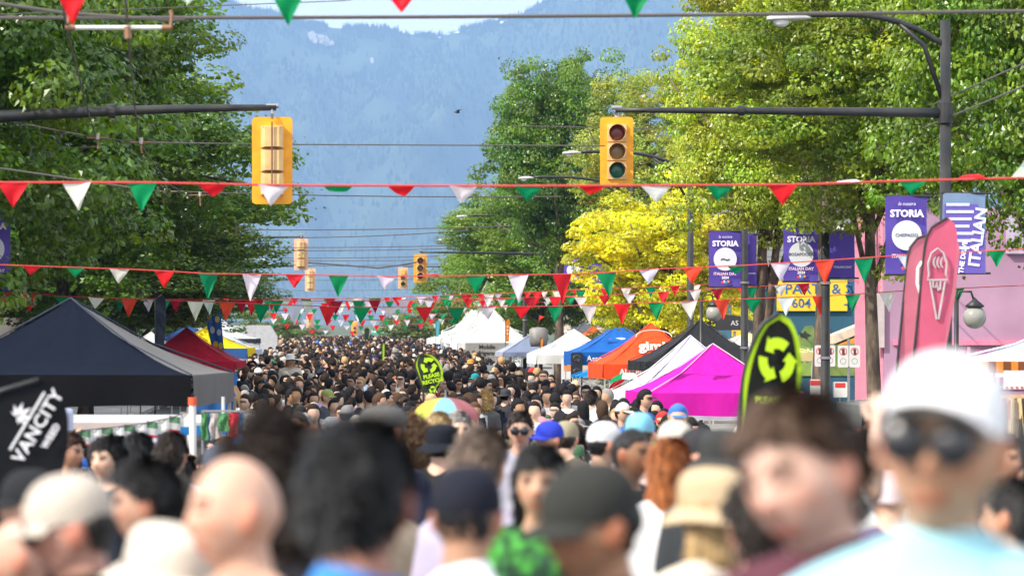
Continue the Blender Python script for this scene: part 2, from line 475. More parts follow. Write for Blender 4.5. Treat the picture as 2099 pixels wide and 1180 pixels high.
def tree(name, label, x, d, rx, zc, rz, col, mi, trunk=0.2, rot=0.0, lean=(0, 0), fork=0, ry=None, tx=None, group='street trees'):
    g = ground(d)
    tx = x if tx is None else tx
    t = thing(name, label, 'tree', (tx, d, g), 0, group)
    b_ = MB()
    hb = zc - rz*0.55 - g; top = zc + rz*0.35 - g
    base = Vector((0, 0, 0)); dx = x - tx
    def stem(off, r0, ph):
        pts = []
        for i in range(9):
            f = i/8
            pts.append(Vector((dx*f**1.4 + off[0]*f + 0.10*math.sin(f*5+ph), off[1]*f + 0.08*math.sin(f*4+ph*2), top*f)))
        b_.tube(pts, [r0*(1.25 if i == 0 else 1 - 0.75*i/8) for i in range(9)], 10)
        return pts
    stems = [stem((0, 0), trunk, rot)]
    for q in range(fork): stems.append(stem((lean[0] + 0.5*(q+1), 0.3), trunk*0.8, rot + q + 1))
    rr = random.Random(int(abs(x*100) + d))
    for pts in stems:
        for k in range(9):
            s0 = pts[3 + k % 5]
            a = rr.uniform(0, 2*PI); L_ = rx * rr.uniform(0.5, 0.85)
            e = Vector((dx + math.cos(a)*L_, math.sin(a)*L_, (zc - g) + rz*rr.uniform(-0.45, 0.55)))
            m = s0.lerp(e, 0.5) + Vector((0, 0, rr.uniform(-0.2, 0.4)))
            b_.tube([s0, s0.lerp(m, .5) + Vector((0,0,.08)), m, e], [trunk*0.38, trunk*0.28, trunk*0.2, 0.02], 6)
    b_.build('trunk', M_BARK, t, smooth=True)
    c = inst('crown', CR[mi], t, loc=(dx, 0, zc - g), rot=(0, 0, rot), scale=(rx, ry or rx, rz), color=col)
    return t
DG = (0.10, 0.20, 0.02)      # deep green
MG = (0.15, 0.27, 0.022)      # mid green
LG = (0.31, 0.40, 0.035)      # light yellow green
YG = (0.60, 0.62, 0.03)      # golden leaves
GL = 'trees along the left kerb'; GR = 'trees along the right kerb'
tree('broadleaf_tree', 'huge dark green tree behind the black canopy, cut by the left edge of the photo', -7.6, 59, 4.7, 5.6, 5.4, DG, 0, 0.28, 0.4, group=GL)
tree('broadleaf_tree', 'dark green tree right behind the nearest left signal arm', -6.9, 73, 5.2, 6.4, 5.2, DG, 1, 0.25, 2.1, group=GL)
tree('broadleaf_tree', 'dark green tree whose twigs reach the top of the yellow signal seen from the back', -6.3, 90, 5.4, 5.9, 4.1, DG, 0, 0.22, 4.0, group=GL)
tree('broadleaf_tree', 'dark green tree with sunlit edge just under the yellow signal seen from the back', -6.9, 108, 5.6, 4.0, 3.1, (0.08, 0.155, 0.02), 1, 0.22, 5.5, group=GL)
tree('broadleaf_tree', 'green tree behind the tan signals seen from the back', -7.0, 135, 5.6, 3.6, 2.5, (0.085, 0.16, 0.02), 0, 0.2, 1.3, group=GL)
tree('broadleaf_tree', 'deep green tree low behind the white trader van', -9.5, 165, 6.0, 3.5, 3.4, DG, 1, 0.2, 3.3, group=GL)
tree('broadleaf_tree', 'small pale green far tree under the street name sign on the left side', -5.2, 300, 3.2, 1.2, 2.0, (0.13, 0.19, 0.04), 4, 0.15, 1, group='far street trees')
tree('broadleaf_tree', 'smaller far tree left of the crowd end beside the white feather flag', -3.2, 340, 2.6, 0.6, 1.4, (0.12, 0.18, 0.04), 4, 0.15, 2, group='far street trees')
tree('broadleaf_tree', 'far green tree right of the small red signal at the end of the street', 6.2, 300, 3.6, 1.6, 2.1, (0.12, 0.19, 0.04), 4, 0.15, 3, group='far street trees')
tree('broadleaf_tree', 'far tree left of the white peaked marquees', 8.8, 270, 3.4, 2.0, 2.6, (0.11, 0.17, 0.035), 4, 0.15, 4, group='far street trees')
# right side, near to far
tree('maple_tree', 'green tree filling the top right corner behind the street lamp', 12.3, 67, 3.3, 6.6, 4.5, MG, 1, 0.2, 0.2, ry=3.0, group=GR)
tree('maple_tree', 'bright maple behind the right signal arm with the thick mottled trunk', 10.6, 76, 3.2, 6.8, 3.7, (0.21, 0.31, 0.028), 0, 0.17, 1.9, ry=3.6, group=GR, tx=10.4)
tree('maple_tree', 'tall maple with a forked dark trunk between the banners on the right', 10.6, 96, 2.9, 7.0, 4.1, LG, 1, 0.19, 3.5, fork=1, ry=3.6, group=GR, tx=10.45)
tree('maple_tree', 'tall light green maple rising above the forked tree', 10.9, 88, 2.5, 9.5, 2.9, LG, 0, 0.16, 5.0, ry=3.2, group=GR)
tree('maple_tree', 'open light green maple with bare twigs to the right of the front-facing signal', 10.3, 130, 2.9, 7.2, 3.1, (0.26, 0.32, 0.05), 2, 0.2, 0.7, group=GR)
tree('golden_maple_tree', 'small golden yellow maple behind the black pole', 9.8, 114, 3.1, 3.75, 2.75, YG, 3, 0.16, 2.2, group=GR)
tree('maple_tree', 'tall deep green maple behind and left of the front-facing signal', 9.5, 165, 4.0, 8.5, 5.3, (0.10, 0.21, 0.02), 0, 0.22, 4.1, group=GR)
tree('maple_tree', 'broad green maple between the golden tree and the white peaked marquee', 9.9, 190, 5.5, 5.2, 4.9, (0.13, 0.24, 0.026), 1, 0.2, 5.1, group=GR)
tree('maple_tree', 'far green maple behind the small orange signals on the right', 10.3, 235, 5.5, 4.3, 4.5, (0.13, 0.23, 0.03), 0, 0.2, 0.9, group=GR)
tree('maple_tree', 'green shrubby tree behind the blue canopy', 11.4, 150, 2.6, 0.9, 1.9, (0.13, 0.2, 0.03), 2, 0.12, 2.9, group=GR)
# one pointed conifer
t = thing('spruce_tree', 'dark pointed spruce standing between the deep green maple and the open maple', 'tree', (10.9, 138, ground(138)))
b = MB(); b.tube([(0,0,0),(0,0,9.8)], [0.2, 0.03], 8); b.build('trunk', M_BARK, t)
r = np.random.default_rng(4); n = 16000
h = r.random(n) ** 0.8; z = 2 + h * 8.2
rad = (1 - h) * 1.45 * (0.65 + 0.35*np.abs(np.sin(z*5))) * r.random(n) ** 0.4
a = r.uniform(0, 2*PI, n)
Pn = np.stack([rad*np.cos(a), rad*np.sin(a), z - rad*0.35], 1)
tt = np.stack([np.cos(a), np.sin(a), -0.3*np.ones(n)], 1) * 0.16; bb = np.stack([-np.sin(a), np.cos(a), 0*a], 1) * 0.04
V = np.stack([Pn-tt, Pn+bb, Pn+tt, Pn-bb], 1).reshape(-1, 3)
inst('crown', np_mesh('spruce_crown', V, np.arange(n*4).reshape(-1, 4), M_LEAF, False, np.repeat(np.repeat(r.uniform(.6, 1.3, (n, 1)), 3, 1), 4, 0)), t, color=(0.025, 0.06, 0.022))

# ---------------------------------------------------------------- buildings behind the trees
def wall_mat(name, col, **k): return mat(name, col, 0.85, var=0.12, vscale=0.8, bump=0.15, bscale=20, **k)
def text_child(parent, s, loc, size, col, rot=(R(90), 0, 0), name='lettering', align='CENTER', ext=0.002, spacing=1.0, xs=1.0, bold=0.0, shear=0.0):
    c = bpy.data.curves.new(name, 'FONT'); c.body = s; c.size = size; c.align_x = align; c.align_y = 'CENTER'
    c.extrude = ext; c.space_character = spacing; c.offset = bold; c.shear = shear; c.resolution_u = 2
    c.materials.append(M_INK)
    o_ = bpy.data.objects.new(name, c); COL.objects.link(o_)
    return place(o_, parent, loc, rot, (xs, 1, 1), col)
def building(label, x0, x1, y0, y1, h, m, rows=2, south=True, side=None, cornice=True, name='building', winw=1.1, winh=1.3):
    """walls with window parts on the south face and on the street side"""
    g = ground(y0) + 0.12
    t = thing(name, label, 'building', ((x0+x1)/2, (y0+y1)/2, g))
    w, dd = (x1-x0)/2, (y1-y0)/2
    b_ = MB(); b_.box((-w, -dd, -0.3), (w, dd, h)); b_.build('wall', m, t)
    b_ = MB(); b_.box((-w-0.15, -dd-0.15, h), (w+0.15, dd+0.15, h+0.35)); b_.build('roof_cornice', M_CONC, t)
    fr = MB(); fr.box((-winw/2-.08, -.05, -winh/2-.08), (winw/2+.08, .02, winh/2+.08)); fme = fr.mesh('window', M_WHITE)
    pn = MB(); pn.box((-winw/2, -.075, -winh/2), (-.03, -.055, winh/2)); pn.box((.03, -.075, -winh/2), (winw/2, -.055, winh/2)); pme = pn.mesh('pane', M_GLASS)
    for r_ in range(rows):
        z = 2.0 + r_*3.1 if r_ else 1.5
        if south:
            for k in range(int(2*w/2.2)):
                x = -w + 1.2 + k*2.2
                wd = inst('window', fme, t, loc=(x, -dd, z)); inst('pane', pme, wd)
        if side:
            for k in range(int(2*dd/2.6)):
                y = -dd + 1.4 + k*2.6
                wd = inst('window', fme, t, loc=(side*w, y, z), rot=(0, 0, R(90 if side > 0 else -90))); inst('pane', pme, wd)
    return t
building('dark brick shop building behind the left trees nearest the camera', -19, -10.8, 40, 70, 7.0, wall_mat('brown_brick_wall', (0.16, 0.08, 0.06)), side=1)
building('grey stucco shop building behind the left trees', -18, -10.8, 74, 110, 6.2, wall_mat('grey_stucco', (0.25, 0.25, 0.24)), side=1)
building('beige two storey building far down the left pavement', -18, -10.8, 114, 155, 6.6, wall_mat('beige_stucco', (0.38, 0.32, 0.24)), side=1)
building('flat roofed brick block rising behind the open light green maple', 14.5, 26, 160, 200, 9.8, wall_mat('red_brick_wall', (0.30, 0.15, 0.10)), rows=3, side=-1)
building('cream building behind the trees at the far right pavement', 14.5, 22, 205, 260, 7.5, wall_mat('cream_wall', (0.45, 0.40, 0.32)), rows=2, side=-1)
# white sided house behind the purple banners: lap siding boards
t = thing('sided_house', 'white clapboard house behind the purple banners and forked trunk', 'building', (17.0, 133, ground(133)))
M_SIDE = wall_mat('white_siding', (0.62, 0.60, 0.56))
b = MB(); b.box((-3.4, 0, 0), (4, 8, 6.6)); b.build('wall', M_SIDE, t)
bd = MB(); bd.box((-3.42, -0.045, 0), (4.02, -0.003, 0.2)); bme = bd.mesh('board', M_SIDE)
for k in range(27): inst('board', bme, t, loc=(0, 0.0, 0.3 + k*0.23), rot=(R(-4), 0, 0))
b = MB(); b.prism([(-3.8, 6.6), (4.4, 6.6), (0.3, 8.4)], -0.3, 8.3); b.build('roof', wall_mat('grey_roof', (0.12, 0.12, 0.13)), t)
# auto parts shop with the yellow sign and mural
D0 = 120.0; g0 = ground(D0)
t = thing('parts_shop', 'shop wall painted with a blue and green hill mural under a yellow parts sign', 'building', (XX(1690, D0), D0, g0))
wx0, wx1 = XX(1500, D0) - XX(1690, D0), 4.0
zz = lambda py: ZZ(py, D0) - g0
b = MB(); b.box((wx0, 0, 0), (wx1, 6, zz(572))); b.build('wall', wall_mat('teal_wall', (0.03, 0.10, 0.16)), t)
xs = lambda px: XX(px, D0) - XX(1690, D0)
b = MB(); b.box((xs(1592), -0.10, zz(637)), (xs(1736), -0.003, zz(574))); sg = b.build('sign_board', mat('yellow_sign', (0.85, 0.55, 0.03), 0.6, var=0.05), t)
text_child(sg, "AUTO PARTS & SU", (xs(1640), -0.108, zz(593)), 0.44, (0.05, 0.13, 0.33), xs=1.05, bold=0.004)
text_child(sg, "604         -9", (xs(1686), -0.108, zz(622)), 0.40, (0.05, 0.13, 0.33), xs=1.0, bold=0.004)
b = MB(); b.box((xs(1500), -0.09, zz(690)), (xs(1528), -0.003, zz(588))); b.build('corner_sign', MATS['yellow_sign'], t)
b = MB(); b.prism([(xs(a_), zz(c_)) for a_, c_ in ((1605,770),(1605,690),(1622,674),(1636,690),(1650,668),(1664,666),(1684,692),(1700,700),(1760,704),(1760,770))], -0.03, -0.002); b.build('mural_hill', mat('mural_green', (0.10, 0.20, 0.06), 0.8, var=0.2, vscale=3, col2=(0.19, 0.25, 0.07)), t)
b = MB(); b.prism([(xs(a_), zz(c_)) for a_, c_ in ((1610,770),(1610,728),(1640,708),(1662,712),(1675,730),(1672,770))], -0.045, -0.032); b.build('mural_meadow', mat('mural_light_green', (0.22, 0.32, 0.07), 0.8, var=0.2, vscale=3), t)
b = MB(); b.prism([(xs(a_), zz(c_)) for a_, c_ in ((1638,681),(1646,683),(1650,677),(1654,683),(1662,686),(1655,689),(1653,696),(1647,690),(1641,691))], -0.05, -0.034); b.build('mural_eagle', mat('mural_dark', (0.03, 0.035, 0.03)), t)
text_child(t, "Ne", (xs(1664), -0.056, zz(720)), 0.26, (0.8, 0.8, 0.8))
t = thing('awning', 'tan and orange awning over the mural, left of the mottled trunk', 'awning', (XX(1733, 112), 112, ZZ(690, 112)))
b = MB(); b.prism([(-0.42, -0.2), (-0.42, 0.05), (0.5, 0.42), (0.5, 0.17)], -0.7, 0.7); b.build('cover', mat('tan_canvas', (0.62, 0.50, 0.38), 0.8), t)
b = MB(); b.prism([(-0.3, -0.22), (0.5, 0.12), (0.5, -0.16)], -0.68, 0.68); b.build('underside', mat('orange_canvas', (0.75, 0.28, 0.04), 0.7), t)
# dark wrought canopy near the globe lamp (left of the parts shop)
t = thing('arched_canopy', 'dark arched shop canopy beside the globe lamp behind the black tent', 'awning', (XX(1490, 112), 112, ZZ(668, 112)))
b = MB(); pts = [(0.75*math.cos(PI*k/12), 0.32*math.sin(PI*k/12)) for k in range(13)]; b.prism([(-0.75, -0.12), (0.75, -0.12)] + pts, -0.2, 0.2); b.build('cover', mat('dark_canvas', (0.03, 0.032, 0.035)), t)
text_child(t, "AS", (0.2, -0.21, 0.08), 0.2, (0.7, 0.7, 0.7))
for k in range(4):
    b = MB(); b.box((-0.65 + k*0.42, -0.05, -2.2), (-0.58 + k*0.42, 0.05, -0.15)); b.build('post', M_WHITE, t)
# pink building on the far right
D1 = 88.0; g1 = ground(D1)
t = thing('pink_shop', 'mauve pink shop at the right edge behind the ice cream flags', 'building', (XX(1960, D1), D1, g1))
xs = lambda px: XX(px, D1) - XX(1960, D1)
zz = lambda py: ZZ(py, D1) - g1
M_MAUVE = wall_mat('mauve_wall', (0.44, 0.26, 0.38), col2=(0.38, 0.22, 0.33))
b = MB(); b.box((xs(1812), 0, 0), (8, 5, zz(425))); b.build('wall', M_MAUVE, t)
rb = MB(); rb.box((-0.03, -0.03, 0), (0.03, 0.03, zz(430))); rme = rb.mesh('rib', mat('pink_metal', (0.75, 0.30, 0.40), 0.5))
for k in range(14): inst('rib', rme, t, loc=(xs(1812) - 0.035, 0.1 + k*0.33, 0))
b = MB(); b.box((xs(1786), -0.08, zz(712)), (xs(1812), 0.1, zz(600))); b.build('downpipe_box', mat('grey_pink_metal', (0.5, 0.42, 0.42)), t)
b = MB(); b.box((xs(1830), -0.09, zz(707)), (7.9, -0.003, zz(697))); b.build('trim', mat('pink_trim', (0.70, 0.22, 0.34), 0.5), t)
b = MB()
for k in range(4): b.box((xs(1850) + k*1.45, -0.06, zz(800)), (xs(1850) + k*1.45 + 0.07, -0.003, zz(709)))
b.build('mullion', MATS['pink_trim'], t)
b = MB()
for k in range(3): b.box((xs(1868) + k*1.45, -0.03, zz(798)), (xs(1868) + k*1.45 + 1.2, -0.004, zz(716)))
b.build('panel', wall_mat('plum_panel', (0.40, 0.13, 0.25)), t)
b = MB(); b.box((xs(2062), -0.12, zz(520)), (8, -0.003, zz(440))); b.build('sign_board', mat('grey_lilac', (0.45, 0.38, 0.5)), t)
# ================================================================ STREET FURNITURE
AMBER = (0.86, 0.36, 0.01); TAN = (0.72, 0.46, 0.20)
def rrect(w, h, r, n=4):
    out = []
    for cx_, cz_, a0 in ((w/2-r, h/2-r, 0), (-w/2+r, h/2-r, 90), (-w/2+r, -h/2+r, 180), (w/2-r, -h/2+r, 270)):
        for k in range(n+1):
            a = R(a0 + 90*k/n); out.append((cx_ + r*math.cos(a), cz_ + r*math.sin(a)))
    return out[::-1]
M_LENS = {}
def lens_mat(nm, col, e=0):
    if nm not in M_LENS: M_LENS[nm] = mat('lens_' + nm, col, 0.25, var=0.15, vscale=60, emit=e, spec=0.5)
    return M_LENS[nm]
PLATE_ME = None
def signal(name, label, px, py, d, front, col_plate, col_body, lit=None, arm_to=None, h=1.3, w=0.6, arm_y=None, pole=None, tw=0):
    """px,py: top centre of the back plate. front: lenses face the camera"""
    c = P(px, py, d); g = ground(d)
    t = thing(name, label, 'traffic light', (c.x, c.y, c.z), R(tw), 'traffic signals')
    s = -1 if front else 1     # lenses point to s*y
    b_ = MB(); b_.prism([(x, z - h/2) for x, z in rrect(w, h, 0.06)], -0.008, 0.008)
    b_.build('backplate', M_PAINT, t, color=col_plate)
    hz = h*0.27
    for k, (nm, col, e) in enumerate((('red', (0.16, 0.03, 0.03), 0), ('amber', (0.20, 0.13, 0.05), 0), ('green', (0.01, 0.11, 0.07), 0))):
        zc_ = -h/2 + (1 - k) * hz
        b_ = MB()
        hh = hz/2 - 0.012
        # section housing: chamfered box, deeper on the far side
        f, r_ = s*0.05, -s*0.17
        o8 = [(-.165, -hh), (.165, -hh), (.165, hh), (-.165, hh)]
        ring = lambda sc, y: [(x*sc, y, zc_ + z*(1 if sc > .9 else .9)) for x, z in o8]
        vs_ = ring(1, f) + ring(1, -s*0.09) + ring(0.62, r_)
        fs = [(0,1,5,4),(1,2,6,5),(2,3,7,6),(3,0,4,7),(4,5,9,8),(5,6,10,9),(6,7,11,10),(7,4,8,11),(8,9,10,11),(0,3,2,1)]
        b_.add(vs_, fs)
        hs = b_.build('housing', M_PAINT, t, color=col_body)
        b_ = MB(); a = 0.135
        b_.lathe([(0.0, f + s*0.035), (a*0.5, f + s*0.03), (a*0.85, f + s*0.018), (a, f + s*0.004)], 20, 'y', (0, 0, zc_))
        on = lit == nm
        b_.build('lens', lens_mat(nm + ('_lit' if on else ''), (1.0, 0.12, 0.03) if on else col, 3.0 if on else 0), hs, smooth=True)
        b_ = MB()
        # visor: open tube, cut away underneath
        n = 18
        vs_ = []; fs = []
        for k2 in range(n + 1):
            ang = R(-50 + 280*k2/n)
            dep = 0.20 if 20 < (-50+280*k2/n) < 160 else 0.12
            for rr_, yy in ((a+.012, f), (a+.012, f + s*dep), (a+.006, f + s*dep), (a+.006, f)):
                vs_.append((rr_*math.cos(ang), yy, zc_ + rr_*math.sin(ang)))
        for k2 in range(n):
            for q in range(3): fs.append((k2*4+q, k2*4+q+1, k2*4+q+5, k2*4+q+4))
        b_.add(vs_, fs); b_.build('visor', M_PAINT, hs, color=tuple(q*0.9 for q in col_body))
    b_ = MB(); b_.tube([(0, -s*.05, -h*.02), (0, -s*.09, 0.04), (0, -s*.02, 0.10), (0, 0, 0.16)], 0.022, 8)
    b_.tube([(-.09, 0, .16), (.09, 0, .16)], 0.035, 8)
    b_.build('bracket', M_STEEL, t)
    if not front:
        b_ = MB()
        b_.tube([(0, -.20, -h*.06), (0, -.20, -h*.94)], 0.012, 6)
        for z in (-.12, -.37, -.63, -.88): b_.box((-.13, -.15, h*z - .006), (.13, -.13, h*z + .006))
        b_.build('rear_strap', mat('rusty_strap', (0.16, 0.08, 0.05), 0.7), t)
    return t
def signal_pole(label, d, x_pole, x_tip, z_arm, z_tip, r0=0.1, r1=0.045, top=None, rpole=0.11, group='signal and lamp poles'):
    g = ground(d)
    t = thing('signal_pole', label, 'pole', (x_pole, d, g), 0, group)
    b_ = MB(); b_.tube([(0, 0, 0), (0, 0, 0.35), (0, 0, 0.36), (0, 0, (top or z_arm + .3) - g)], [rpole*1.7, rpole*1.6, rpole*1.15, rpole*0.8], 14)
    b_.build('post', M_BLACK, t, smooth=True)
    n = 8
    b_ = MB(); b_.tube([(( x_tip - x_pole)*k/n, 0, z_arm - g + (z_tip - z_arm)*(1-(1-k/n)**1.8)) for k in range(n+1)], [r0 + (r1-r0)*k/n for k in range(n+1)], 12)
    b_.build('mast_arm', M_BLACK, t, smooth=True)
    b_ = MB(); b_.tube([(0, 0, z_arm-g-.16), (0, 0, z_arm-g+.16)], rpole*1.25, 14); b_.build('collar', M_BLACK, t)
    if abs(x_tip) > 0:
        q = 0.62; xq = (x_tip-x_pole)*q; zq = z_arm - g + (z_tip - z_arm)*(1-(1-q)**1.8); rq = r0 + (r1-r0)*q
        sgn = 1 if x_tip > x_pole else -1
        b_ = MB(); b_.tube([(xq-.05, 0, zq), (xq+.05, 0, zq)], rq*1.5, 12); b_.build('arm_joint', M_BLACK, t)
    return t
signal('traffic_signal', 'large yellow traffic signal seen from the back, hanging nearest on the left', 558, 240, 57, False, AMBER, TAN, w=.59, h=1.27)
signal_pole('black mast arm pole at the left edge that carries the nearest rear-facing signal', 57, -7.2, XX(566, 57), ZZ(262, 57), ZZ(222, 57)+.01, 0.12, 0.045)
signal('traffic_signal', 'yellow traffic signal with dark red, amber and green lenses facing us, nearest on the right', 1264, 240, 67, True, AMBER, TAN, w=.57, h=1.19)
tp = signal_pole('tall black pole on the right with a signal arm and a curved lamp arm', 62.5, 9.75, XX(1262, 62.5), ZZ(232, 62.5), ZZ(226, 62.5), 0.085, 0.04, top=ZZ(42, 62.5), rpole=0.10)
signal('traffic_signal', 'tan traffic signal seen from the back, upper of the two left of centre', 617, 489, 165, False, (0.72, 0.42, 0.30), TAN, h=1.33)
signal_pole('dark signal pole hidden in the left trees behind the upper tan signal', 165, -7.2, XX(622, 165), ZZ(492, 165), ZZ(486, 165), 0.07, 0.04)
signal('traffic_signal', 'tan traffic signal seen from the back, lower and smaller of the two left of centre', 636, 550, 222, False, (0.75, 0.45, 0.28), TAN)
signal_pole('signal pole in the left trees behind the lower tan signal', 222, -7.2, XX(638, 222), ZZ(549, 222), ZZ(545, 222), 0.07, 0.04)
signal('traffic_signal', 'amber traffic signal with three unlit lenses facing the camera right of centre', 861.5, 521, 172, True, AMBER, TAN, h=1.24, w=.58)
signal_pole('signal pole in the right trees carrying the unlit amber signal', 172, 9.9, XX(862, 172), ZZ(522, 172), ZZ(517, 172), 0.07, 0.035)
signal('traffic_signal', 'smaller pale orange traffic signal with its red lens lit, just left of the amber one', 826, 548, 240, True, (0.75, 0.40, 0.22), TAN, lit='red')
signal_pole('signal pole carrying the pale orange signal with the red light', 240, 9.9, XX(826, 240), ZZ(549, 240), ZZ(546, 240), 0.06, 0.03)
signal('traffic_signal', 'tiny far traffic signal with red light just above the crowd', 727, 658, 360, True, (0.80, 0.38, 0.08), TAN, lit='red')
signal('traffic_signal', 'tiny far tan signal seen from the back behind the bunting', 635, 640, 330, False, (0.75, 0.42, 0.26), TAN)
signal_pole('far signal pole with a street name sign beside the tiny red signal', 360, 9.0, XX(727, 360), ZZ(662, 360)+.2, ZZ(658, 360)+.15, 0.06, 0.03)
signal_pole('far signal pole on the left with a street name sign', 330, -7.0, XX(636, 330), ZZ(640, 330)+.2, ZZ(640, 330)+.15, 0.06, 0.03)
for lb, px, py, d, s_, hh in (('green street name sign on the far left arm above the small tree', 590, 661, 329.5, 'E 2nd Ave', .42), ('green street name sign right of the tiny red signal', 774, 679, 359.5, '1st Ave', .5)):
    t = thing('street_name_sign', lb, 'sign', tuple(P(px, py, d)))
    b = MB(); b.prism(rrect(1.5 if d < 340 else 1.2, hh, .05), -.02, .02); b.build('plate', mat('sign_green', (0.0, 0.30, 0.20), 0.5), t)
    text_child(t, s_, (0, -.025, 0), hh*.8, (.85, .85, .85), bold=.01)

# cobra head street lamps
def lamp_head(t, x, z, s=1.0):
    b_ = MB()
    prof = []
    vs_ = []; n = 14; L_ = 0.85*s
    for i in range(11):
        f = i/10; w_ = 0.155*s*math.sin(PI*min(1, (0.08 + f*0.92)))**0.55 * (1 if f < .7 else 1 - (f-.7)*1.6) + 0.012
        hh = w_*0.62
        for k in range(n):
            a = 2*PI*k/n
            zz_ = math.sin(a)*hh*(1.0 if math.sin(a) > 0 else 0.45)
            vs_.append((x + L_*f, math.cos(a)*w_, z + zz_ + 0.02*f))
    fs = [(i*n+k, i*n+(k+1) % n, (i+1)*n+(k+1) % n, (i+1)*n+k) for i in range(10) for k in range(n)]
    fs += [tuple(range(n-1, -1, -1)), tuple(10*n+k for k in range(n))]
    b_.add(vs_, fs); h_ = b_.build('lamp_head', mat('lamp_grey', (0.48, 0.47, 0.47), 0.4, 0.1), t, smooth=True)
    b_ = MB(); b_.sphere((x + .27*s, 0, z - .035*s), (.16*s, .11*s, .115*s), 14, 8); b_.build('diffuser', mat('lamp_glass', (0.7, 0.7, 0.68), 0.1, var=.03, spec=.7), h_, smooth=True)
def lamp_arm(t, x_tip, x_pole, z_tip, z_base, y=0, r=0.045):
    b_ = MB(); n = 14; pts = []
    for k in range(n+1):
        f = k/n
        x = x_tip + (x_pole - x_tip)*f
        z = z_tip - (z_tip - z_base)*(max(0, f-0.25)/0.75)**2.3
        pts.append((x, y, z))
    b_.tube(pts, r, 10)
    if True:
        k0 = int(n*.68); p0 = Vector(pts[k0])
        b_.tube([p0, p0.lerp(Vector((x_pole, y, z_base - .75)), .45) + Vector((.08*1, 0, .14)), (x_pole - .05, y, z_base - .85)], r*.8, 8)
    b_.build('lamp_arm', M_BLACK, t, smooth=True)
# first lamp belongs to the near signal pole: children of it
g_ = ground(62.5)
x0_ = XX(1572, 62.5) - 9.75; x1_ = XX(1662, 62.5) - 9.75
lamp_head(tp, x0_, ZZ(40, 62.5) - g_, 0.86)
lamp_arm(tp, x1_, 0, ZZ(30, 62.5) - g_, ZZ(95, 62.5) - g_, r=.05)
def street_lamp(label, px_tip, py, d, xp, hs=0.9, drop=0.5):
    g = ground(d)
    t = thing('street_lamp', label, 'street lamp', (xp, d, g), 0, 'cobra head street lamps')
    z = ZZ(py, d) - g; x0 = XX(px_tip, d) - xp
    lamp_head(t, x0, z - .05, hs*.7); lamp_arm(t, x0 + .5, 0, z, z - drop)
    b_ = MB(); b_.tube([(0, 0, 0), (0, 0, .4), (0, 0, .42), (0, 0, z - drop + .25)], [.16, .15, .105, .085], 12); b_.build('post', M_BLACK, t, smooth=True)
    return t
lp1 = street_lamp('black lamp pole before the golden tree, its pale lamp head left of the signal', 1153, 311, 105, 9.52, drop=.55)
street_lamp('street lamp whose grey head shows against the deep green maple', 1063, 363, 128, 9.7)
street_lamp('smaller street lamp with pale head at the upper edge of the far maple', 936, 442, 173, 9.8)
street_lamp('smallest street lamp head beside the overhead wires, left of the far maple', 899, 490, 221, 9.8)

def banner(parent_name_label, px0, px1, py0, py1, d, kind, line=None, xpole=None, label='', print_=None, tilt=0):
    """pole banner hung between two rods"""
    a, c = P(px0, py0, d), P(px1, py1, d)
    w, h = c.x - a.x, a.z - c.z
    t = thing('pole_banner', label, 'banner', ((a.x + c.x)/2, d, c.z), R(tilt), 'purple festival banners on poles')
    PUR = (0.13, 0.085, 0.45)
    b_ = MB(); b_.grid(lambda u, v: (-w/2 + w*u, 0.025*math.sin(u*5 + v*3) + .015*math.sin(v*11), h*v), 10, 16)
    b_.build('cloth', M_FLAG, t, smooth=True, color=PUR if kind != 'blue' else (0.30, 0.42, 0.66))
    for z in (0, h):
        b_ = MB(); b_.tube([(-w/2 - .02, 0, z), (w/2 + .08, 0, z)], .018, 8); b_.build('rod', M_BLACK, t)
    yf = -.062
    if kind == 'storia':
        b_ = MB(); b_.prism([(w*.36*math.cos(-2*PI*k/28), h*.50 + w*.36*math.sin(-2*PI*k/28)) for k in range(28)], yf-.002, yf+.004)
        b_.build('round_print', M_INK, t, color=(.66, .68, .74))
        text_child(t, "STORIA", (0, yf, h*.775), w*.235, (.82, .80, .88), bold=.006*w/.6)
        text_child(t, "la nostra", (0, yf, h*.90), w*.12, (.75, .72, .85), shear=.3)
        text_child(t, print_[0], (0, yf - .006, h*.50), w*print_[1], (.05, .05, .07), bold=.0005)
        text_child(t, "ITALIAN DAY", (0, yf, h*.235), w*.12, (.80, .55, .66), bold=.003)
        text_child(t, "2024", (0, yf, h*.165), w*.11, (.80, .78, .86), bold=.003)
        for q, cc in enumerate(((.75, .08, .10), (.7, .7, .75), (.05, .3, .6), (.75, .3, .1))):
            b_ = MB(); b_.prism([(-w*.09 + w*.06*q + w*.045*math.cos(-2*PI*k/7+q), h*.085 + h*.012*(q % 2) + w*.045*math.sin(-2*PI*k/7+q)) for k in range(7)], yf-.002, yf+.003); b_.build('emblem', M_INK, t, color=cc)
    elif kind == 'blue':
        b_ = MB(); b_.prism([(-w*.48, 0), (-w*.48, h*.86), (w*.30, h*.86), (w*.46, h*.5), (w*.46, 0)][::-1], yf-.002, yf+.002); b_.build('print_panel', M_INK, t, color=(.14, .10, .42))
        for q in range(7):
            b_ = MB(); b_.box((-w*.44, yf-.008, h*(.30+.09*q)), (w*(.1+.05*(q % 3)), yf-.004, h*(.335+.09*q))); b_.build('stripe', M_INK, t, color=(.62, .70, .85))
        text_child(t, "ITALIAN", (w*.30, yf-.012, h*.45), h*.20, (.75, .78, .9), rot=(R(90), R(-82), 0), bold=.008)
        text_child(t, "THE DRIVE", (-w*.05, yf-.012, h*.2), h*.085, (.8, .82, .95), rot=(R(90), R(-82), 0), bold=.004)
    else:
        text_child(t, "ITALIAN DAY", (0, yf, h*.235), w*.12, (.80, .75, .86), bold=.003)
    return t
banner('', 1815, 1900, 402, 563, 62.4, 'storia', label='purple STORIA banner with a white circle on the left side of the tall right pole', print_=('CHISPASSO', .11))
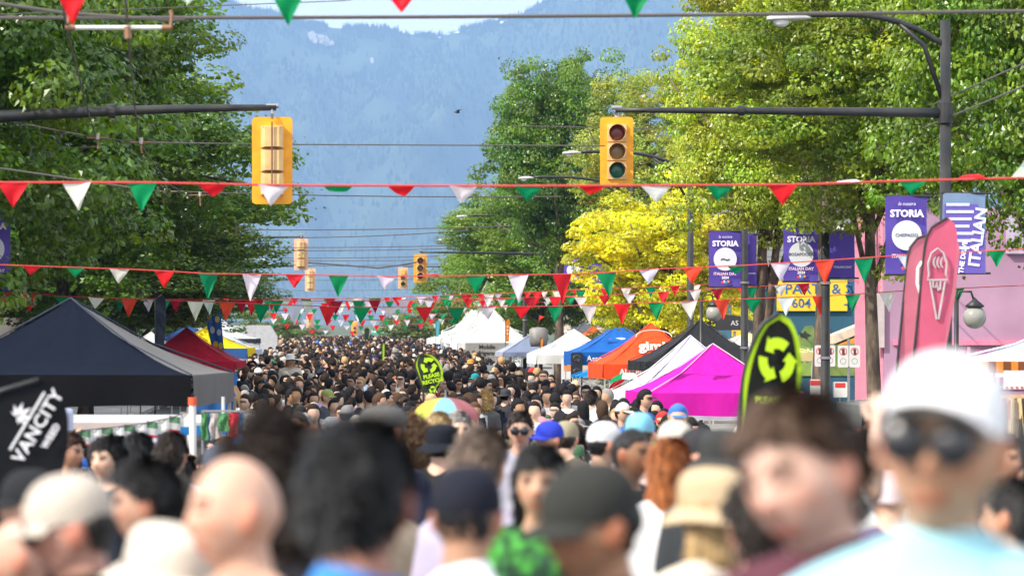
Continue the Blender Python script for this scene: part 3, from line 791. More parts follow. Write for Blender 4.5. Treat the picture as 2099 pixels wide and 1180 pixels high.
banner('', 1932, 2021, 396, 560, 62.4, 'blue', label='blue and purple striped banner on the right side of the tall pole', tilt=4)
banner('', 1606, 1677, 466, 577, 76.2, 'storia', label='purple banner with BOSAFOODS circle left of the black pole over the parts sign', print_=('BOSAFOODS', .125))
banner('', 1701, 1752, 474, 570, 76.5, 'plain', label='plain side of a purple banner half behind foliage, right of the parts sign pole')
banner('', 1453, 1519, 474, 588, 91, 'storia', label='purple banner with small emblem circle in front of the golden tree edge', print_=('~', .5))
banner('', 1531, 1551, 480, 585, 91.2, 'plain', label='narrow purple banner seen between the lamp pole and the forked trunk')
banner('', 1156, 1194, 528, 580, 127.8, 'storia', label='small purple STORIA banner left of the black pole above the white tents', print_=('*', .6))
banner('', 1207, 1246, 541, 596, 128, 'plain', label='small purple banner with pink writing beside the golden tree')
tb = banner('', -58, 21, 426, 595, 59, 'storia', label='purple banner cut by the left edge of the photo', print_=('^', .9))
def plain_pole(label, px, py, d, r=0.09, bands=True):
    g = ground(d); p_ = P(px, py, d)
    t = thing('black_pole', label, 'pole', (p_.x, d, g), 0, 'black kerb poles')
    b_ = MB(); b_.tube([(0, 0, 0), (0, 0, .4), (0, 0, .42), (0, 0, p_.z - g)], [r*1.7, r*1.6, r*1.1, r*.95], 14); b_.build('post', M_BLACK, t, smooth=True)
    b_ = MB()
    for z in (.45, .75): b_.tube([(0, 0, (p_.z-g)*z), (0, 0, (p_.z-g)*z + .05)], r*1.25, 12)
    b_.build('strap', M_STEEL, t)
    return t
plain_pole('black pole in front of the yellow parts sign and eagle mural', 1692, 455, 76, .088)
plain_pole('black pole right of the emblem banner and left of the forked tree', 1526, 470, 91, .085)
plain_pole('black pole between the small purple banners behind the white tents', 1256, 560, 128, .09)
plain_pole('short dark pole behind the white peaked marquees', 1076, 610, 168, .09)
def globe_lamp(label, px, py, d, s=1.0, pole=True):
    g = ground(d); p_ = P(px, py, d)
    t = thing('globe_lamp', label, 'street lamp', (p_.x, d, g), 0, 'globe pedestrian lamps')
    z = p_.z - g
    b_ = MB(); b_.sphere((0, 0, z), .19*s, 18, 12); b_.build('globe', mat('frosted_globe', (0.30, 0.30, 0.27), 0.25, var=.04), t, smooth=True)
    b_ = MB(); b_.lathe([(.05, z+.15*s), (.14*s, z+.16*s), (.16*s, z+.19*s), (.06*s, z+.27*s), (.0, z+.33*s)], 14); b_.build('cap', M_BLACK, t, smooth=True)
    b_ = MB(); b_.tube([(0, 0, z+.24*s), (-.06, 0, z+.42*s), (-.25, 0, z+.42*s), (-.30, 0, z+.2*s)], .02, 8)
    b_.tube([(-.30, 0, 0), (-.30, 0, z+.28*s)], .04, 10); b_.build('post', M_BLACK, t, smooth=True)
globe_lamp('grey globe lamp hanging beside the pink ice cream flags', 1998, 650, 64)
globe_lamp('grey globe lamp against the dark arched canopy left of the recycle flag', 1464, 642, 90)
# parking signs
def parking_sign(label, px, py, d, w, h, n=2):
    g = ground(d); p_ = P(px, py, d)
    t = thing('parking_sign', label, 'sign', (p_.x, d, g), 0, 'no parking sign pairs on posts')
    b_ = MB(); b_.tube([(0, .03, 0), (0, .03, p_.z - g + h*.8)], .028, 8); b_.build('post', M_STEEL, t)
    for k in range(n):
        x = (k - (n-1)/2) * (w + .015); z = p_.z - g
        b_ = MB(); b_.prism([(x + a, z + c) for a, c in rrect(w, h, .03)], -.006, .002); pl = b_.build('plate', M_WHITE, t)
        b_ = MB(); b_.lathe([(w*.30, -.009), (w*.36, -.009)], 20, 'y', (x, 0, z + h*.22))
        q = w*.3*.7; b_.add([(x - q, -.0095, z + h*.22 + q), (x - q*.72, -.0095, z+h*.22 + q*1.1), (x + q, -.0095, z+h*.22 - q), (x + q*.72, -.0095, z+h*.22 - q*1.1)], [(0,1,2,3)])
        b_.build('red_ring', M_INK, pl, color=(.7, .03, .03))
        b_ = MB(); b_.box((x - w*.10, -.012, z + h*.08), (x + w*.12, -.0075, z + h*.34)); b_.build('symbol', M_INK, pl, color=(.12, .05, .05))
        b_ = MB(); b_.lathe([(w*.24, -.008), (w*.28, -.008)], 16, 'y', (x, 0, z - h*.22)); b_.build('clock_print', M_INK, pl, color=(.1, .25, .22))
parking_sign('pair of no parking signs crossed by the black pole', 1691, 729, 79, .20, .43)
parking_sign('pair of no parking signs between the black pole and the mottled trunk', 1740, 730, 78, .215, .44)
for lb, px, py in (('small red topped danger notice low beside the black pole', 1671, 793), ('small red topped notice right of the black pole behind the brown-haired man', 1722, 798)):
    p_ = P(px, py, 76); g = ground(76)
    t = thing('danger_notice', lb, 'sign', (p_.x, 76, g), 0, 'danger notices')
    b = MB(); b.prism([(a, p_.z - g + c) for a, c in rrect(.2 if px < 1700 else .28, .3, .02)], -.006, .006); b.build('plate', M_WHITE, t)
    b = MB(); b.box((-.1, -.012, p_.z-g+.04), (.1, -.007, p_.z-g+.13)); b.build('red_print', M_INK, t, color=(.6, .05, .05))
    b = MB(); b.tube([(0, .02, 0), (0, .02, p_.z - g)], .02, 6); b.build('post', M_STEEL, t)

# ---------------------------------------------------------------- wires
def wire(label, pts, r=0.012, m=None, name='overhead_wire', cat='wire', sag=0.0, n=10, group=None):
    out = []
    for i in range(len(pts)-1):
        a, c = pts[i], pts[i+1]
        for k in range(n if i < len(pts)-2 else n+1):
            f = k/n; q = a.lerp(c, f); q.z -= sag*4*f*(1-f); out.append(q)
    b_ = MB(); b_.tube(out, r, 6)
    return tag(b_.build(name, m or M_WIRE), label, cat, group)
SW = 'span wires crossing the street'
def span(label, y0, y1, d, x0=-400, x1=2300, r=.014, sag=.05, ym=None):
    a, c = P(x0, y0, d), P(x1, y1, d)
    return wire(label, [a, c], r, sag=sag, n=24, name='span_wire', group=SW)
span('thick span wire crossing the very top of the photo', 36, 20, 36, sag=.03, r=.017)
t_ = wire('sloping span wire from the top left corner to the white insulator bar', [P(-260, -30, 36), P(0, 8, 36), P(130, 27, 36), P(350, 42, 36), P(380, 40, 36)], .017, name='span_wire', group=SW)
wire('thin pale wire rising across the top left trees to the green flag', [P(-50, 32, 45), P(250, 20, 45), P(700, 2, 45), P(900, -20, 45)], .006, name='span_wire', group=SW)
wire('span wire that holds the two rusty hangers left of the large rear-facing signal', [P(-300, 205, 57.5), P(0, 245, 57.5), P(200, 283, 57.5), P(290, 292, 57.5), P(560, 296, 57.5), P(1240, 299, 57.5)], .01, name='span_wire', group=SW)
wire('pale wire with a clamp in the left trees above the second bunting', [P(-200, 315, 50), P(0, 345, 50), P(120, 362, 50), P(270, 385, 50)], .012, name='span_wire', group=SW)
wire('upper wire against the deep green maple right of centre', [P(1050, 258, 110), P(1240, 262, 110), P(1330, 264, 110)], .012, name='span_wire', group=SW)
span('span wire at the height of the lower edge of the big rear-facing signal', 390, 403, 81, 300, 1150, r=.012)
k_ = 0
for lb, (x0, y0, x1, y1, d) in {
  'span wire ending in the far right maple, highest over the upper tan signal': (440, 470, 1050, 463, 125),
  'slanting wire rising to the right over the upper tan signal': (590, 487, 960, 472, 130),
  'wire level with the top of the upper tan signal': (400, 505, 930, 503, 150),
  'wire just under the top of the upper tan signal': (420, 512, 930, 509, 155),
  'wire crossing the middle of the upper tan signal': (430, 527, 900, 525, 170),
  'second wire crossing the middle of the upper tan signal': (430, 530, 860, 533, 175),
  'wire at the foot of the upper tan signal': (540, 543, 900, 541, 190),
  'wire passing behind the lower tan signal': (560, 573, 870, 571, 230),
  'faint far wire under the lower tan signal': (570, 595, 870, 592, 300)}.items():
    wire(lb, [P(x0, y0, d), P(x1, y1, d)], .016, sag=.06, name='span_wire', group=SW)
wire('sagging black cable tied between the two middle signals', [P(600, 536, 168), P(700, 543, 168), P(775, 549, 168), P(815, 544, 168), P(855, 537, 168)], .035, name='span_wire', group=SW)
# trolley wires on the left with kinks at their hangers
def depth(py, z): return (z - CZ) * FX / (VY - py)
def troll(label, pts): return wire(label, [P(px, py, depth(py, 4.65)) for px, py in pts], .011, n=4, name='trolley_wire', group='trolley wires')
troll('left trolley wire with a kink at each rusty hanger', [(100, -160), (137, 60), (178, 220), (200, 292), (262, 372), (340, 412), (376, 440), (430, 471), (490, 512), (520, 545), (535, 562)])
troll('right trolley wire of the left pair, ending above the tan signals', [(245, -160), (262, 60), (276, 220), (289, 298), (345, 377), (410, 415), (440, 452), (484, 470), (540, 516), (552, 545), (560, 560)])
def troll_r(label, pts, z): return wire(label, [P(px, py, depth(py, z)) for px, py in pts], .014, n=4, name='trolley_wire', group='wires along the right kerb')
troll_r('upper wire running down the right side past the tall pole', [(2250, 65), (2099, 130), (1930, 206), (1730, 300), (1570, 372), (1450, 410), (1330, 455)], 5.6)
troll_r('lower wire running down the right side behind the tall pole', [(2250, 110), (2099, 177), (1910, 255), (1700, 345), (1600, 390), (1440, 425), (1300, 480)], 5.2)
def hanger(label, px, py, d, L=.16, w=.16):
    t = thing('wire_hanger', label, 'hanger', tuple(P(px, py, d)), 0, 'trolley wire hangers')
    b_ = MB(); b_.tube([(-w, 0, 0), (w, 0, 0)], .014, 6); b_.build('crossbar', M_COPPER, t)
    b_ = MB(); b_.tube([(0, 0, .07), (0, 0, -.02)], .03, 8); b_.build('insulator', mat('insulator', (.5, .45, .42), .4), t)
    b_ = MB(); b_.tube([(0, 0, -.02), (.01, 0, -L)], .016, 6); b_.build('clamp', M_COPPER, t)
hanger('rusty hanger left of the middle on the span wire in the left trees', 200, 283, 57.2)
hanger('rusty hanger right on the span wire in the left trees', 289, 292, 57.2)
for k, (px, py, d) in enumerate([(340, 393, 80), (410, 400, 80), (430, 462, 108), (484, 463, 108), (495, 505, 140), (540, 512, 140)]):
    hanger(('farther rusty hanger over the green pennant', 'farther rusty hanger next to the red curled pennant', 'hanger in the dark leaves under the second bunting', 'hanger against bright leaves left of the big signal', 'small far hanger on the left of the pale crossbars', 'small far hanger on the right of the pale crossbars')[k], px, py, d, L=.22, w=.22)
t = thing('insulator_bar', 'white insulator rod with rusty ends hanging in the top left corner', 'insulator', tuple(P(243, 57, 36)))
b = MB(); b.tube([(-.40, 0, .0), (.40, 0, .0)], .022, 10); b.build('rod', mat('insulator_white', (.62, .64, .60), .35), t)
b = MB()
for x in (-.49, .49): b.tube([(x - .001, 0, 0), (x*.82, 0, 0)], .028, 8)
for x in (-.47, .48): b.tube([(x, 0, 0), (x + .01, 0, .12), (x, 0, .16)], .02, 6)
b.build('end_clamp', M_COPPER, t)
b = MB(); b.tube([(.08, 0, .01), (.09, 0, -.10)], .035, 8); b.build('clamp', M_COPPER, t)
for lb, px, py, w in (('pale crossbar hanging with the far trolley wires, upper', 515, 532, .52), ('pale crossbar hanging with the far trolley wires, lower', 532, 541, .42)):
    b = MB(); p_ = P(px, py, 142); b.tube([p_ - Vector((w, 0, 0)), p_ + Vector((w, 0, 0))], .025, 6); tag(b.build('insulator_bar', MATS['insulator_white']), lb, 'insulator', 'pale crossbars')
# gull-like birds
for lb, px, py, s_ in (('dark bird flying in front of the mountain, the larger one', 938, 231, .5), ('tiny dark bird at the edge of the deep green maple', 1003, 333, .4)):
    t = thing('bird', lb, 'bird', tuple(P(px, py, 110)), .3, 'birds')
    bd = MB(); bd.sphere((0, 0, 0), (.14*s_, .05*s_, .045*s_), 10, 6); bd.sphere((-.15*s_, 0, .015), (.045*s_, .035*s_, .035*s_), 8, 6)
    bd.tube([(-.19*s_, 0, .01), (-.23*s_, 0, 0)], [.012, .003], 5); bd.add([(.12*s_, -.02, 0), (.26*s_, -.05, .01), (.26*s_, .05, .01), (.12*s_, .02, 0)], [(0, 1, 2, 3)])
    bd.build('body', mat('bird_feathers', (.03, .03, .035), .7), t, smooth=True)
    for q in (-1, 1):
        w_ = MB(); w_.grid(lambda u, v: ((-.07 + .14*v + .08*u)*s_, q*(.03 + .30*u)*s_, (.02 + .14*math.sin(u*2.4))*s_), 6, 2); w_.build('wing', MATS['bird_feathers'], t)
    b = MB()

# ---------------------------------------------------------------- bunting
RED = (0.80, 0.015, 0.025); GRN = (0.0, 0.27, 0.09); WHT = (0.80, 0.79, 0.78); ORG = (0.85, 0.07, 0.03); DRED = (0.45, 0.01, 0.03)
M_CORD = mat('red_cord', (0.75, 0.10, 0.09), 0.7, trans=.3)
def flag_mesh(seed, curl):
    r_ = random.Random(seed)
    ph, am, tw = r_.uniform(0, 6), r_.uniform(.02, .09), r_.uniform(-.25, .25)
    b_ = MB(); nu, nv = 6, 8
    vs_ = []
    for j in range(nv + 1):
        v = j/nv; w = 1 - v*0.97
        for i in range(nu + 1):
            u = i/nu - .5
            ang = v * curl
            z = -math.sin(ang)/curl if curl > .05 else -v
            y = (1 - math.cos(ang))/curl if curl > .05 else 0
            vs_.append((u*w + tw*v*.25, y + am*math.sin(ph + u*5 + v*4)*(.3 + v), z - .03*(1-(2*u)**2)*(1-v)))
    fs = [(j*(nu+1)+i, j*(nu+1)+i+1, (j+1)*(nu+1)+i+1, (j+1)*(nu+1)+i) for j in range(nv) for i in range(nu)]
    b_.add(vs_, fs)
    return b_.mesh('flag', M_FLAG, True)
FLAGS = [flag_mesh(k, c) for k, c in enumerate((.05, .1, .3, .5, .2, 0.9, 1.5, 2.4, .05, .15))]
def bunting(label, pts, d, flags, w, h, r=.008, seed=1, slack=0.0, cordcol=None, dd=0.0):
    """pts: cord polyline in pixels; flags: list of (px, colour, variant or None, scale)"""
    P3 = [P(px, py, d + dd*(px-1000)/1000.) for px, py in pts]
    mid = P3[len(P3)//2]
    t = thing('bunting', label, 'bunting', tuple(mid), 0, 'strings of red, white and green pennants')
    dense = []
    xs_ = [p[0] for p in pts]
    for k in range(61):
        px = xs_[0] + (xs_[-1] - xs_[0])*k/60
        dense.append(P(px, float(np.interp(px, xs_, [p[1] for p in pts])), d + dd*(px-1000)/1000.) - mid)
    b_ = MB(); b_.tube(dense, r, 6)
    b_.build('cord', M_CORD, t)
    rr = random.Random(seed)
    slope = 0
    for f in flags:
        px, col = f[0], f[1]
        var = f[2] if len(f) > 2 and f[2] is not None else rr.choice((0, 0, 1, 1, 2, 4, 8, 9, 9, 3))
        sc = f[3] if len(f) > 3 else 1
        py = float(np.interp(px, xs_, [p[1] for p in pts]))
        e = 4; sl = -(float(np.interp(px+e, xs_, [p[1] for p in pts])) - float(np.interp(px-e, xs_, [p[1] for p in pts])))/(2*e)
        p_ = P(px, py, d + dd*(px-1000)/1000.) - mid
        c = tuple(q*rr.uniform(.88, 1.1) for q in col)
        inst('flag', FLAGS[var], t, loc=p_, rot=(rr.uniform(-.12, .12), -math.atan(sl) + rr.uniform(-.05, .05), rr.uniform(-.25, .25)), scale=(w*rr.uniform(.94, 1.04), w, h*sc), color=c)
    return t
seq = {'R': RED, 'W': WHT, 'G': GRN, 'O': ORG, 'D': DRED}
def fl(s):
    out = []
    for tok in s.split():
        px, rest = tok[:-1], tok[-1]
        var = None; sc = 1
        if '/' in px:
            a = px.split('/'); px = a[0]; var = int(a[1]); sc = float(a[2]) if len(a) > 2 else 1
        out.append((float(px), seq[rest], var, sc))
    return out
def pat(x0, x1, step, start, seed, order='RWG', missing=0.06):
    rr = random.Random(seed); out = []; k = start; x = x0
    while x < x1:
        if rr.random() > missing: out.append((x + rr.uniform(-.08, .08)*step, seq[order[k % 3]], None, rr.uniform(.8, 1.1)))
        x += step; k += 1
    return out
bunting('very blurred bunting along the top edge of the photo', [(-100, -25), (600, -22), (1300, -24), (2200, -40)], 27, fl('-60R 147/1/1.1R 590/0/1.1G 380/5/.5W 822/1/.7R 1305/2/.9G 1060/6/.3W 1560/5/.3R 1850/5/.3W'), .26, .23, r=.006, seed=3)
bunting('blurred bunting crossing the lower part of both near signals', [(-80, 372), (0, 374), (300, 374), (600, 380), (1050, 381), (1350, 380), (1650, 378), (1800, 372), (2200, 362)], 38, fl('28/2/.9R 157/1/1.0W 292/0/1.05G 436/5/.55R 560/9/.75W 692/7/.6G 822/6/.5R 950/3/.65W 1084/3/.55G 1215/6/.35R 1346/4/.6W 1476/3/.55G 1604/4/.75R 1735/7/-.3W 1870/4/.5G 1990/7/-.4R 2105/0/-.7W'), .30, .27, r=.011, seed=4)
bunting('third bunting, crossing the left banner edge and the top of the white marquee', [(-60, 540), (40, 544), (300, 553), (430, 561), (560, 562), (800, 566), (950, 565), (1200, 561), (1350, 551), (1520, 544), (1700, 533), (1850, 523), (2200, 505)], 55,
        fl('65/4/.45R 155/4/.5G 245/3/.7W 337/4/.85R 428/0/1.2G 516/1/1.3W 605/8/.65R 694/0/1.05G 792/3/.65W 880/7/-.3R 975/4/.9G 1062/1/1.35W 1153/0/1.4R 1243/0/1.2G 1330/9/.7W 1420/9/.8O 1510/5/.5G 1600/9/.9W 1690/8/1.15O 1770/1/1.25G 1860/9/.75W 1950/3/.7R 2043/0/.8G'), .285, .29, r=.0085, seed=5)
bunting('fourth bunting, just above the peak of the black canopy', [(-60, 594), (40, 601), (130, 607), (420, 618), (700, 629), (950, 630), (1150, 627), (1400, 618), (1560, 611), (1700, 606), (1850, 596), (2200, 580)], 76,
        fl('5/0R 62/1/.95R 128/9/.5G 197/4/.6W 265/1/1O 332/0/1G 401/1/1.05W 466/8/1O 536/0/1.05G 603/1/1.1W 672/1/1.05R 742/9/.9G 800/8/.6W 870/4/.8R 935/1/.9G 1000/3/.7W 1070/4/.7R 1138/1/.95G 1207/1/1.05W 1275/0/1.1R 1345/8/.95G 1412/1/1W 1480/0/1.05O 1545/9/.8G 1610/1/1W 1681/0/1.05O 1748/8/.95G 1818/1/1.1W 1890/4/.8R 1960/4/.8G'), .335, .36, r=.0085, seed=6)
bunting('fifth bunting of slightly smaller pennants behind the fourth', [(-60, 590), (200, 610), (420, 614), (700, 617), (900, 612), (1200, 608), (1500, 590), (1700, 578), (2150, 560)], 92,
        fl('247/8/.95G 303/1/.9W 361/0/.95D 428/1/1.05W 495/4/1D 516/0/1.1R 568/8/.9G 630/1/1.0W 690/9/.95D 735/0/.9G 768/1/.9D 828/9/.9W') + fl('1085/1/.8D 1138/4/.8R 1190/1/.85W 1240/9/.7R 1290/1/.7W 1360/8/.9R 1425/9/.9W 1470/0/.9D 1540/1/.9G 1600/9/.8W 1647/1/.8D') , .30, .34, r=.008, seed=7)
bunting('bunting of mixed pennants crossing the foot of the tall marquee peak', [(240, 604), (560, 613), (760, 611), (900, 606), (1100, 598), (1400, 585), (1700, 570)], 108, pat(300, 1600, 47, 1, 8), .30, .31, seed=8)
bunting('bunting with darker pennants hanging over the orange canopy peaks', [(240, 600), (560, 615), (760, 618), (900, 615), (1100, 610), (1400, 600), (1700, 575)], 122, pat(430, 1420, 41, 2, 9), .30, .29, seed=9)
bunting('bunting of small pennants ending in the golden tree', [(440, 615), (700, 622), (900, 620), (1200, 605), (1400, 590)], 138, pat(450, 1330, 36, 0, 10), .30, .30, seed=10)
bunting('higher bunting of small pennants above the marquee roofs', [(520, 611), (750, 611), (900, 606), (1080, 600), (1280, 585)], 155, pat(540, 1250, 32, 1, 11), .30, .28, seed=11)
bunting('far bunting of small pennants just under the first dense rows', [(540, 630), (750, 636), (1000, 628), (1200, 612)], 180, pat(560, 1150, 28, 2, 12), .28, .27, seed=12)
for k, (y, d, st, x0, x1) in enumerate([(644, 205, 25, 560, 980), (655, 235, 23, 560, 960), (666, 265, 30, 560, 900), (677, 300, 27, 560, 900), (688, 335, 31, 540, 960)]):
    bunting(['far small bunting just below the dense rows', 'far small bunting second below the dense rows', 'far small bunting level with the green street name sign', 'far small bunting level with the small red signal', 'farthest bunting just over the heads of the crowd'][k],
            [(x0 - 20, y - 3), ((x0+x1)/2, y + 2), (x1 + 20, y - 4)], d, pat(x0, x1, st, k, 20 + k, 'RWG', .12), .42, .36, seed=20 + k)
# ================================================================ CANOPY TENTS
def tent(label, d, px, side, w, dep, y_eave, val, y_peak, col, vcol=None, rot=0, hip=0.22, name='canopy_tent', legs=True, sagk=0.10, col_side=None, peak_pole=False, group='market canopy tents', cat='tent', edge=None):
    """px: near street-side corner; side 'L' = that corner is the left one. y_eave/y_peak in pixels, val in metres"""
    g = ground(d); z_e = ZZ(y_eave, d) - g; pk = ZZ(y_peak, d + dep/2) - g
    s = 1 if side == 'L' else -1
    t = thing(name, label, cat, (XX(px, d), d, g), R(rot or (4 if s > 0 else -4)), group)
    vcol = vcol or col
    c = [Vector((0, 0, z_e)), Vector((s*w, 0, z_e)), Vector((s*w, dep, z_e)), Vector((0, dep, z_e))]
    ap = Vector((s*w/2, dep/2, pk))
    cols = [col, col, col, col_side or col]     # front, far side, back, street side
    n = 8
    for q in range(4):
        a, b2 = c[q], c[(q+1) % 4]
        b_ = MB()
        def f(u, v, a=a, b2=b2):
            # v 0 at eave, 1 at apex; hip curve
            h = v
            zz_ = (1 - hip) * h + hip * h * h
            zz_ = h ** (1 + hip*1.6)
            base = a.lerp(b2, u)
            p_ = base.lerp(ap, v)
            p_.z = z_e + (pk - z_e) * zz_ - sagk * math.sin(PI*u) * math.sin(PI*min(1, v*1.1)) * .5 * (1 - v) + .012*math.sin(u*23 + v*9)*(1-v)*v*4
            return p_
        b_.grid(f, 14, n + 4)
        b_.build('roof_panel', M_CANOPY, t, smooth=True, color=cols[q])
        b_ = MB()
        out = ((a + b2)/2 - ap); out.z = 0; out = out.normalized() * 0.012
        def fv(u, v, a=a, b2=b2, out=out):
            p_ = a.lerp(b2, u) + out*(1 + 2.2*math.sin(u*17 + q)*v)
            p_.z = z_e + .01 - val * v + .012*math.sin(u*9 + q)*v
            return p_
        b_.grid(fv, 24, 4)
        b_.build('valance', M_CANOPY, t, smooth=True, color=vcol if q % 2 == 0 else (col_side or vcol))
    for q in range(4):
        p_ = c[q] + (ap - c[q]).normalized() * 0.06
        if legs:
            b_ = MB(); b_.box((p_.x-.02, p_.y-.02, 0), (p_.x+.02, p_.y+.02, z_e-.02)); b_.box((p_.x-.05, p_.y-.05, 0), (p_.x+.05, p_.y+.05, .02)); b_.build('leg', M_ALU, t)
        b_ = MB(); b_.tube([c[q] + Vector((0, 0, .012)), c[q].lerp(ap, .5) + Vector((0, 0, ((pk-z_e)*(.5**(1+hip*1.6)) - (pk-z_e)*.5) + .012)), ap + Vector((0, 0, .012))], .011, 5)
        b_.build('seam', M_CANOPY, t, color=edge or tuple(min(1, k*1.15 + .015) for k in cols[q]))
    # scissor truss under each eave
    for q in range(4):
        a, b2 = c[q], c[(q+1) % 4]; b_ = MB()
        for k in range(4):
            u0, u1 = k/4, (k+1)/4
            p0, p1 = a.lerp(b2, u0), a.lerp(b2, u1); m_ = (ap - (a+b2)/2); m_.z = 0; m_ = m_.normalized()*.03
            lo, hi = Vector((0, 0, -.04)), Vector((0, 0, -.30))
            b_.tube([p0+m_+lo, p1+m_+hi], .012, 4); b_.tube([p0+m_+hi, p1+m_+lo], .012, 4)
        b_.build('truss', M_ALU, t)
    return t
def on_front(t, d, px, py, s, size, col, **k):
    """lettering on the front valance"""
    loc = Vector((XX(px, d) - t.location.x, -.05, ZZ(py, d) - t.location.z))
    return text_child(t, s, loc, size, col, **k)
GT = 'market canopy tents'
MAG = (0.68, 0.015, 0.42)
tent('magenta canopy tent with white edge stripes beside the big green recycle flag', 76, 1329, 'L', 3.05, 3.05, 806, .45, 705, MAG, edge=(.75, .6, .72), rot=4)
tb_ = tent('white and lavender canopy tent right behind the magenta one', 81, 1290, 'L', 3.05, 3.05, 806, .55, 688, (.60, .60, .72), col_side=(.72, .72, .76))
tent('yellow and cream canopy peak between the black and magenta tents', 103, 1438, 'L', 3.0, 3.0, 722, .25, 683, (.74, .62, .30), col_side=(.7, .68, .6))
tent('small white canopy peak just left of the big recycle flag', 97, 1452, 'L', 2.0, 2.4, 735, .25, 690, (.72, .72, .70))
tent('black canopy tent behind the orange one, right half of its roof against the dark awning', 92, 1326, 'L', 3.05, 3.05, 742, .22, 655, (.028, .03, .034), edge=(.06, .06, .065))
t_o = tent('orange red canopy tent with white gimi lettering', 106, 1237, 'L', 3.05, 3.05, 747, .40, 662, (.82, .085, .02))
on_front(t_o, 106, 1292, 762, "AUTH", .22, (.80, .74, .72), bold=.006)
pr = Vector((XX(1345, 106) - t_o.location.x, .62, ZZ(712, 106) - t_o.location.z + .03))
text_child(t_o, "gimi", pr, .46, (.80, .76, .74), rot=(R(48), 0, 0), bold=.012)
b = MB(); b.tube([(-.22 + .5*math.cos(PI*(1 - k/12)) + .3, .15*k/12*0, .34 + .26*math.sin(PI*k/12)) for k in range(13)], .012, 5)
b.build('arch_print', M_INK, t_o, loc=pr, rot=(R(-42), 0, 0), color=(.80, .76, .74))
t_b = tent('royal blue canopy tent with Associ lettering and a round white badge', 122, 1182, 'L', 3.05, 3.05, 722, .42, 664, (.015, .115, .42), edge=(.1, .2, .5))
on_front(t_b, 122, 1232, 735, "Associati", .25, (.75, .78, .82), bold=.004)
pb = Vector((XX(1281, 122) - t_b.location.x, .85, ZZ(703, 122) - t_b.location.z + .02))
b = MB(); b.prism([(.27*math.cos(-2*PI*k/20), .17*math.sin(-2*PI*k/20)) for k in range(20)], -.02, .0); b.build('badge', M_INK, t_b, loc=pb, rot=(R(-35), 0, 0), color=(.72, .74, .80))
b = MB(); b.prism([(.09*math.cos(-2*PI*k/12) - .02, .05*math.sin(-2*PI*k/12)) for k in range(12)], -.03, -.021); b.build('badge_print', M_INK, t_b, loc=pb, rot=(R(-35), 0, 0), color=(.10, .15, .4))
b = MB(); b.prism([(.13*math.cos(-2*PI*k/12) - .36, .10*math.sin(-2*PI*k/12)+.03) for k in range(12)], -.02, .0); b.build('rose_print', M_INK, t_b, loc=pb, rot=(R(-35), 0, 0), color=(.72, .10, .10))
tent('bright blue low canopy with a dark shaded side in front of the royal blue tent', 112, 1186, 'L', 2.6, 1.6, 771, .03, 726, (.0, .22, .60), name='low_canopy')
tent('small orange red canopy peak behind the royal blue and white tents', 150, 1175, 'L', 1.9, 2.6, 706, .2, 669, (.85, .12, .02))
tent('dark grey canopy peak behind the small orange red one', 160, 1150, 'L', 2.4, 3, 700, .2, 659, (.10, .11, .13))
tent('white canopy tent between the grey tent and the royal blue tent', 140, 1101, 'L', 3.05, 3.05, 727, .34, 675, (.74, .74, .72))
tent('blue grey canopy tent in front of the white marquees', 165, 1032, 'L', 2.8, 3.2, 722, .2, 684, (.20, .24, .36), col_side=(.34, .37, .46), hip=.05, sagk=-.15)
tent('white canopy tent with a low pyramid roof in front of the tall marquee', 175, 938, 'L', 3.5, 3.2, 702, .32, 632, (.76, .76, .76), hip=.35)
tent('tall white marquee with a needle peak', 186, 925, 'L', 3.9, 4.2, 690, .3, 575, (.77, .77, .78), hip=1.0, name='marquee_tent')
tent('second white marquee roof with a lower point behind the first', 200, 920, 'L', 3.6, 4, 680, .3, 603, (.74, .75, .77), hip=.7, name='marquee_tent')
tent('white marquee at the left end of the marquee group', 214, 903, 'L', 4, 4.5, 693, .3, 635, (.72, .72, .72), hip=.5, name='marquee_tent')
tent('long white canopy at the far end of the right row', 226, 888, 'L', 3.4, 4.0, 695, .3, 672, (.7, .7, .69))
# left row
NAVY = (.0035, .007, .018)
t_k = tent('large black navy canopy tent with sun dapples on the left', 47, 393, 'R', 3.6, 3.0, 770, .38, 612, NAVY, vcol=(.005, .005, .007), rot=-8, col_side=(.16, .155, .15), edge=(.05, .06, .09))
tent('crimson canopy tent on the left behind the black one', 106, 483, 'R', 3.0, 3.05, 742, .36, 672, (.42, .012, .035), edge=(.55, .12, .12))
tent('small white canopy behind the black feather flag on the left', 118, 354, 'R', 1.6, 2.4, 716, .2, 681, (.68, .68, .66))
t_y = tent('blue and yellow canopy tent left of the crowd edge', 130, 506, 'R', 3.0, 3.05, 714, .36, 670, (.80, .60, .01), vcol=(.03, .10, .30), col_side=(.82, .62, .01), hip=.3)
tent('pale blue grey canopy tent behind the blue and yellow one', 146, 522, 'R', 3.3, 3.05, 716, .22, 664, (.50, .56, .66), hip=.3)
tent('dark blue canopy peak left of the yellow roof', 140, 460, 'R', 3.0, 3, 705, .2, 666, (.02, .07, .22))
tent('white canopy with shade stripes and a black valance, far on the left', 178, 522, 'R', 3.4, 3, 694, .22, 654, (.62, .62, .62), vcol=(.03, .03, .04), hip=.5)
tent('farthest white canopy on the left just before the small trees', 205, 545, 'R', 3.6, 3, 700, .26, 668, (.6, .62, .64))
tent('pale blue white canopy cut by the left edge of the photo', 30, 37, 'R', 3.0, 3.0, 862, .2, 700, (.55, .60, .75), hip=.3)
# right edge stalls
tent('blue and white canopy at the right edge over the clothes stall', 48, 2040, 'L', 3.2, 3.0, 748, .16, 640, (.60, .66, .76), hip=.3)
tent('grey low stall canopy behind the brown-haired and white-capped men', 70, 1770, 'L', 2.6, 2.4, 832, .42, 800, (.16, .17, .17), name='stall_canopy')
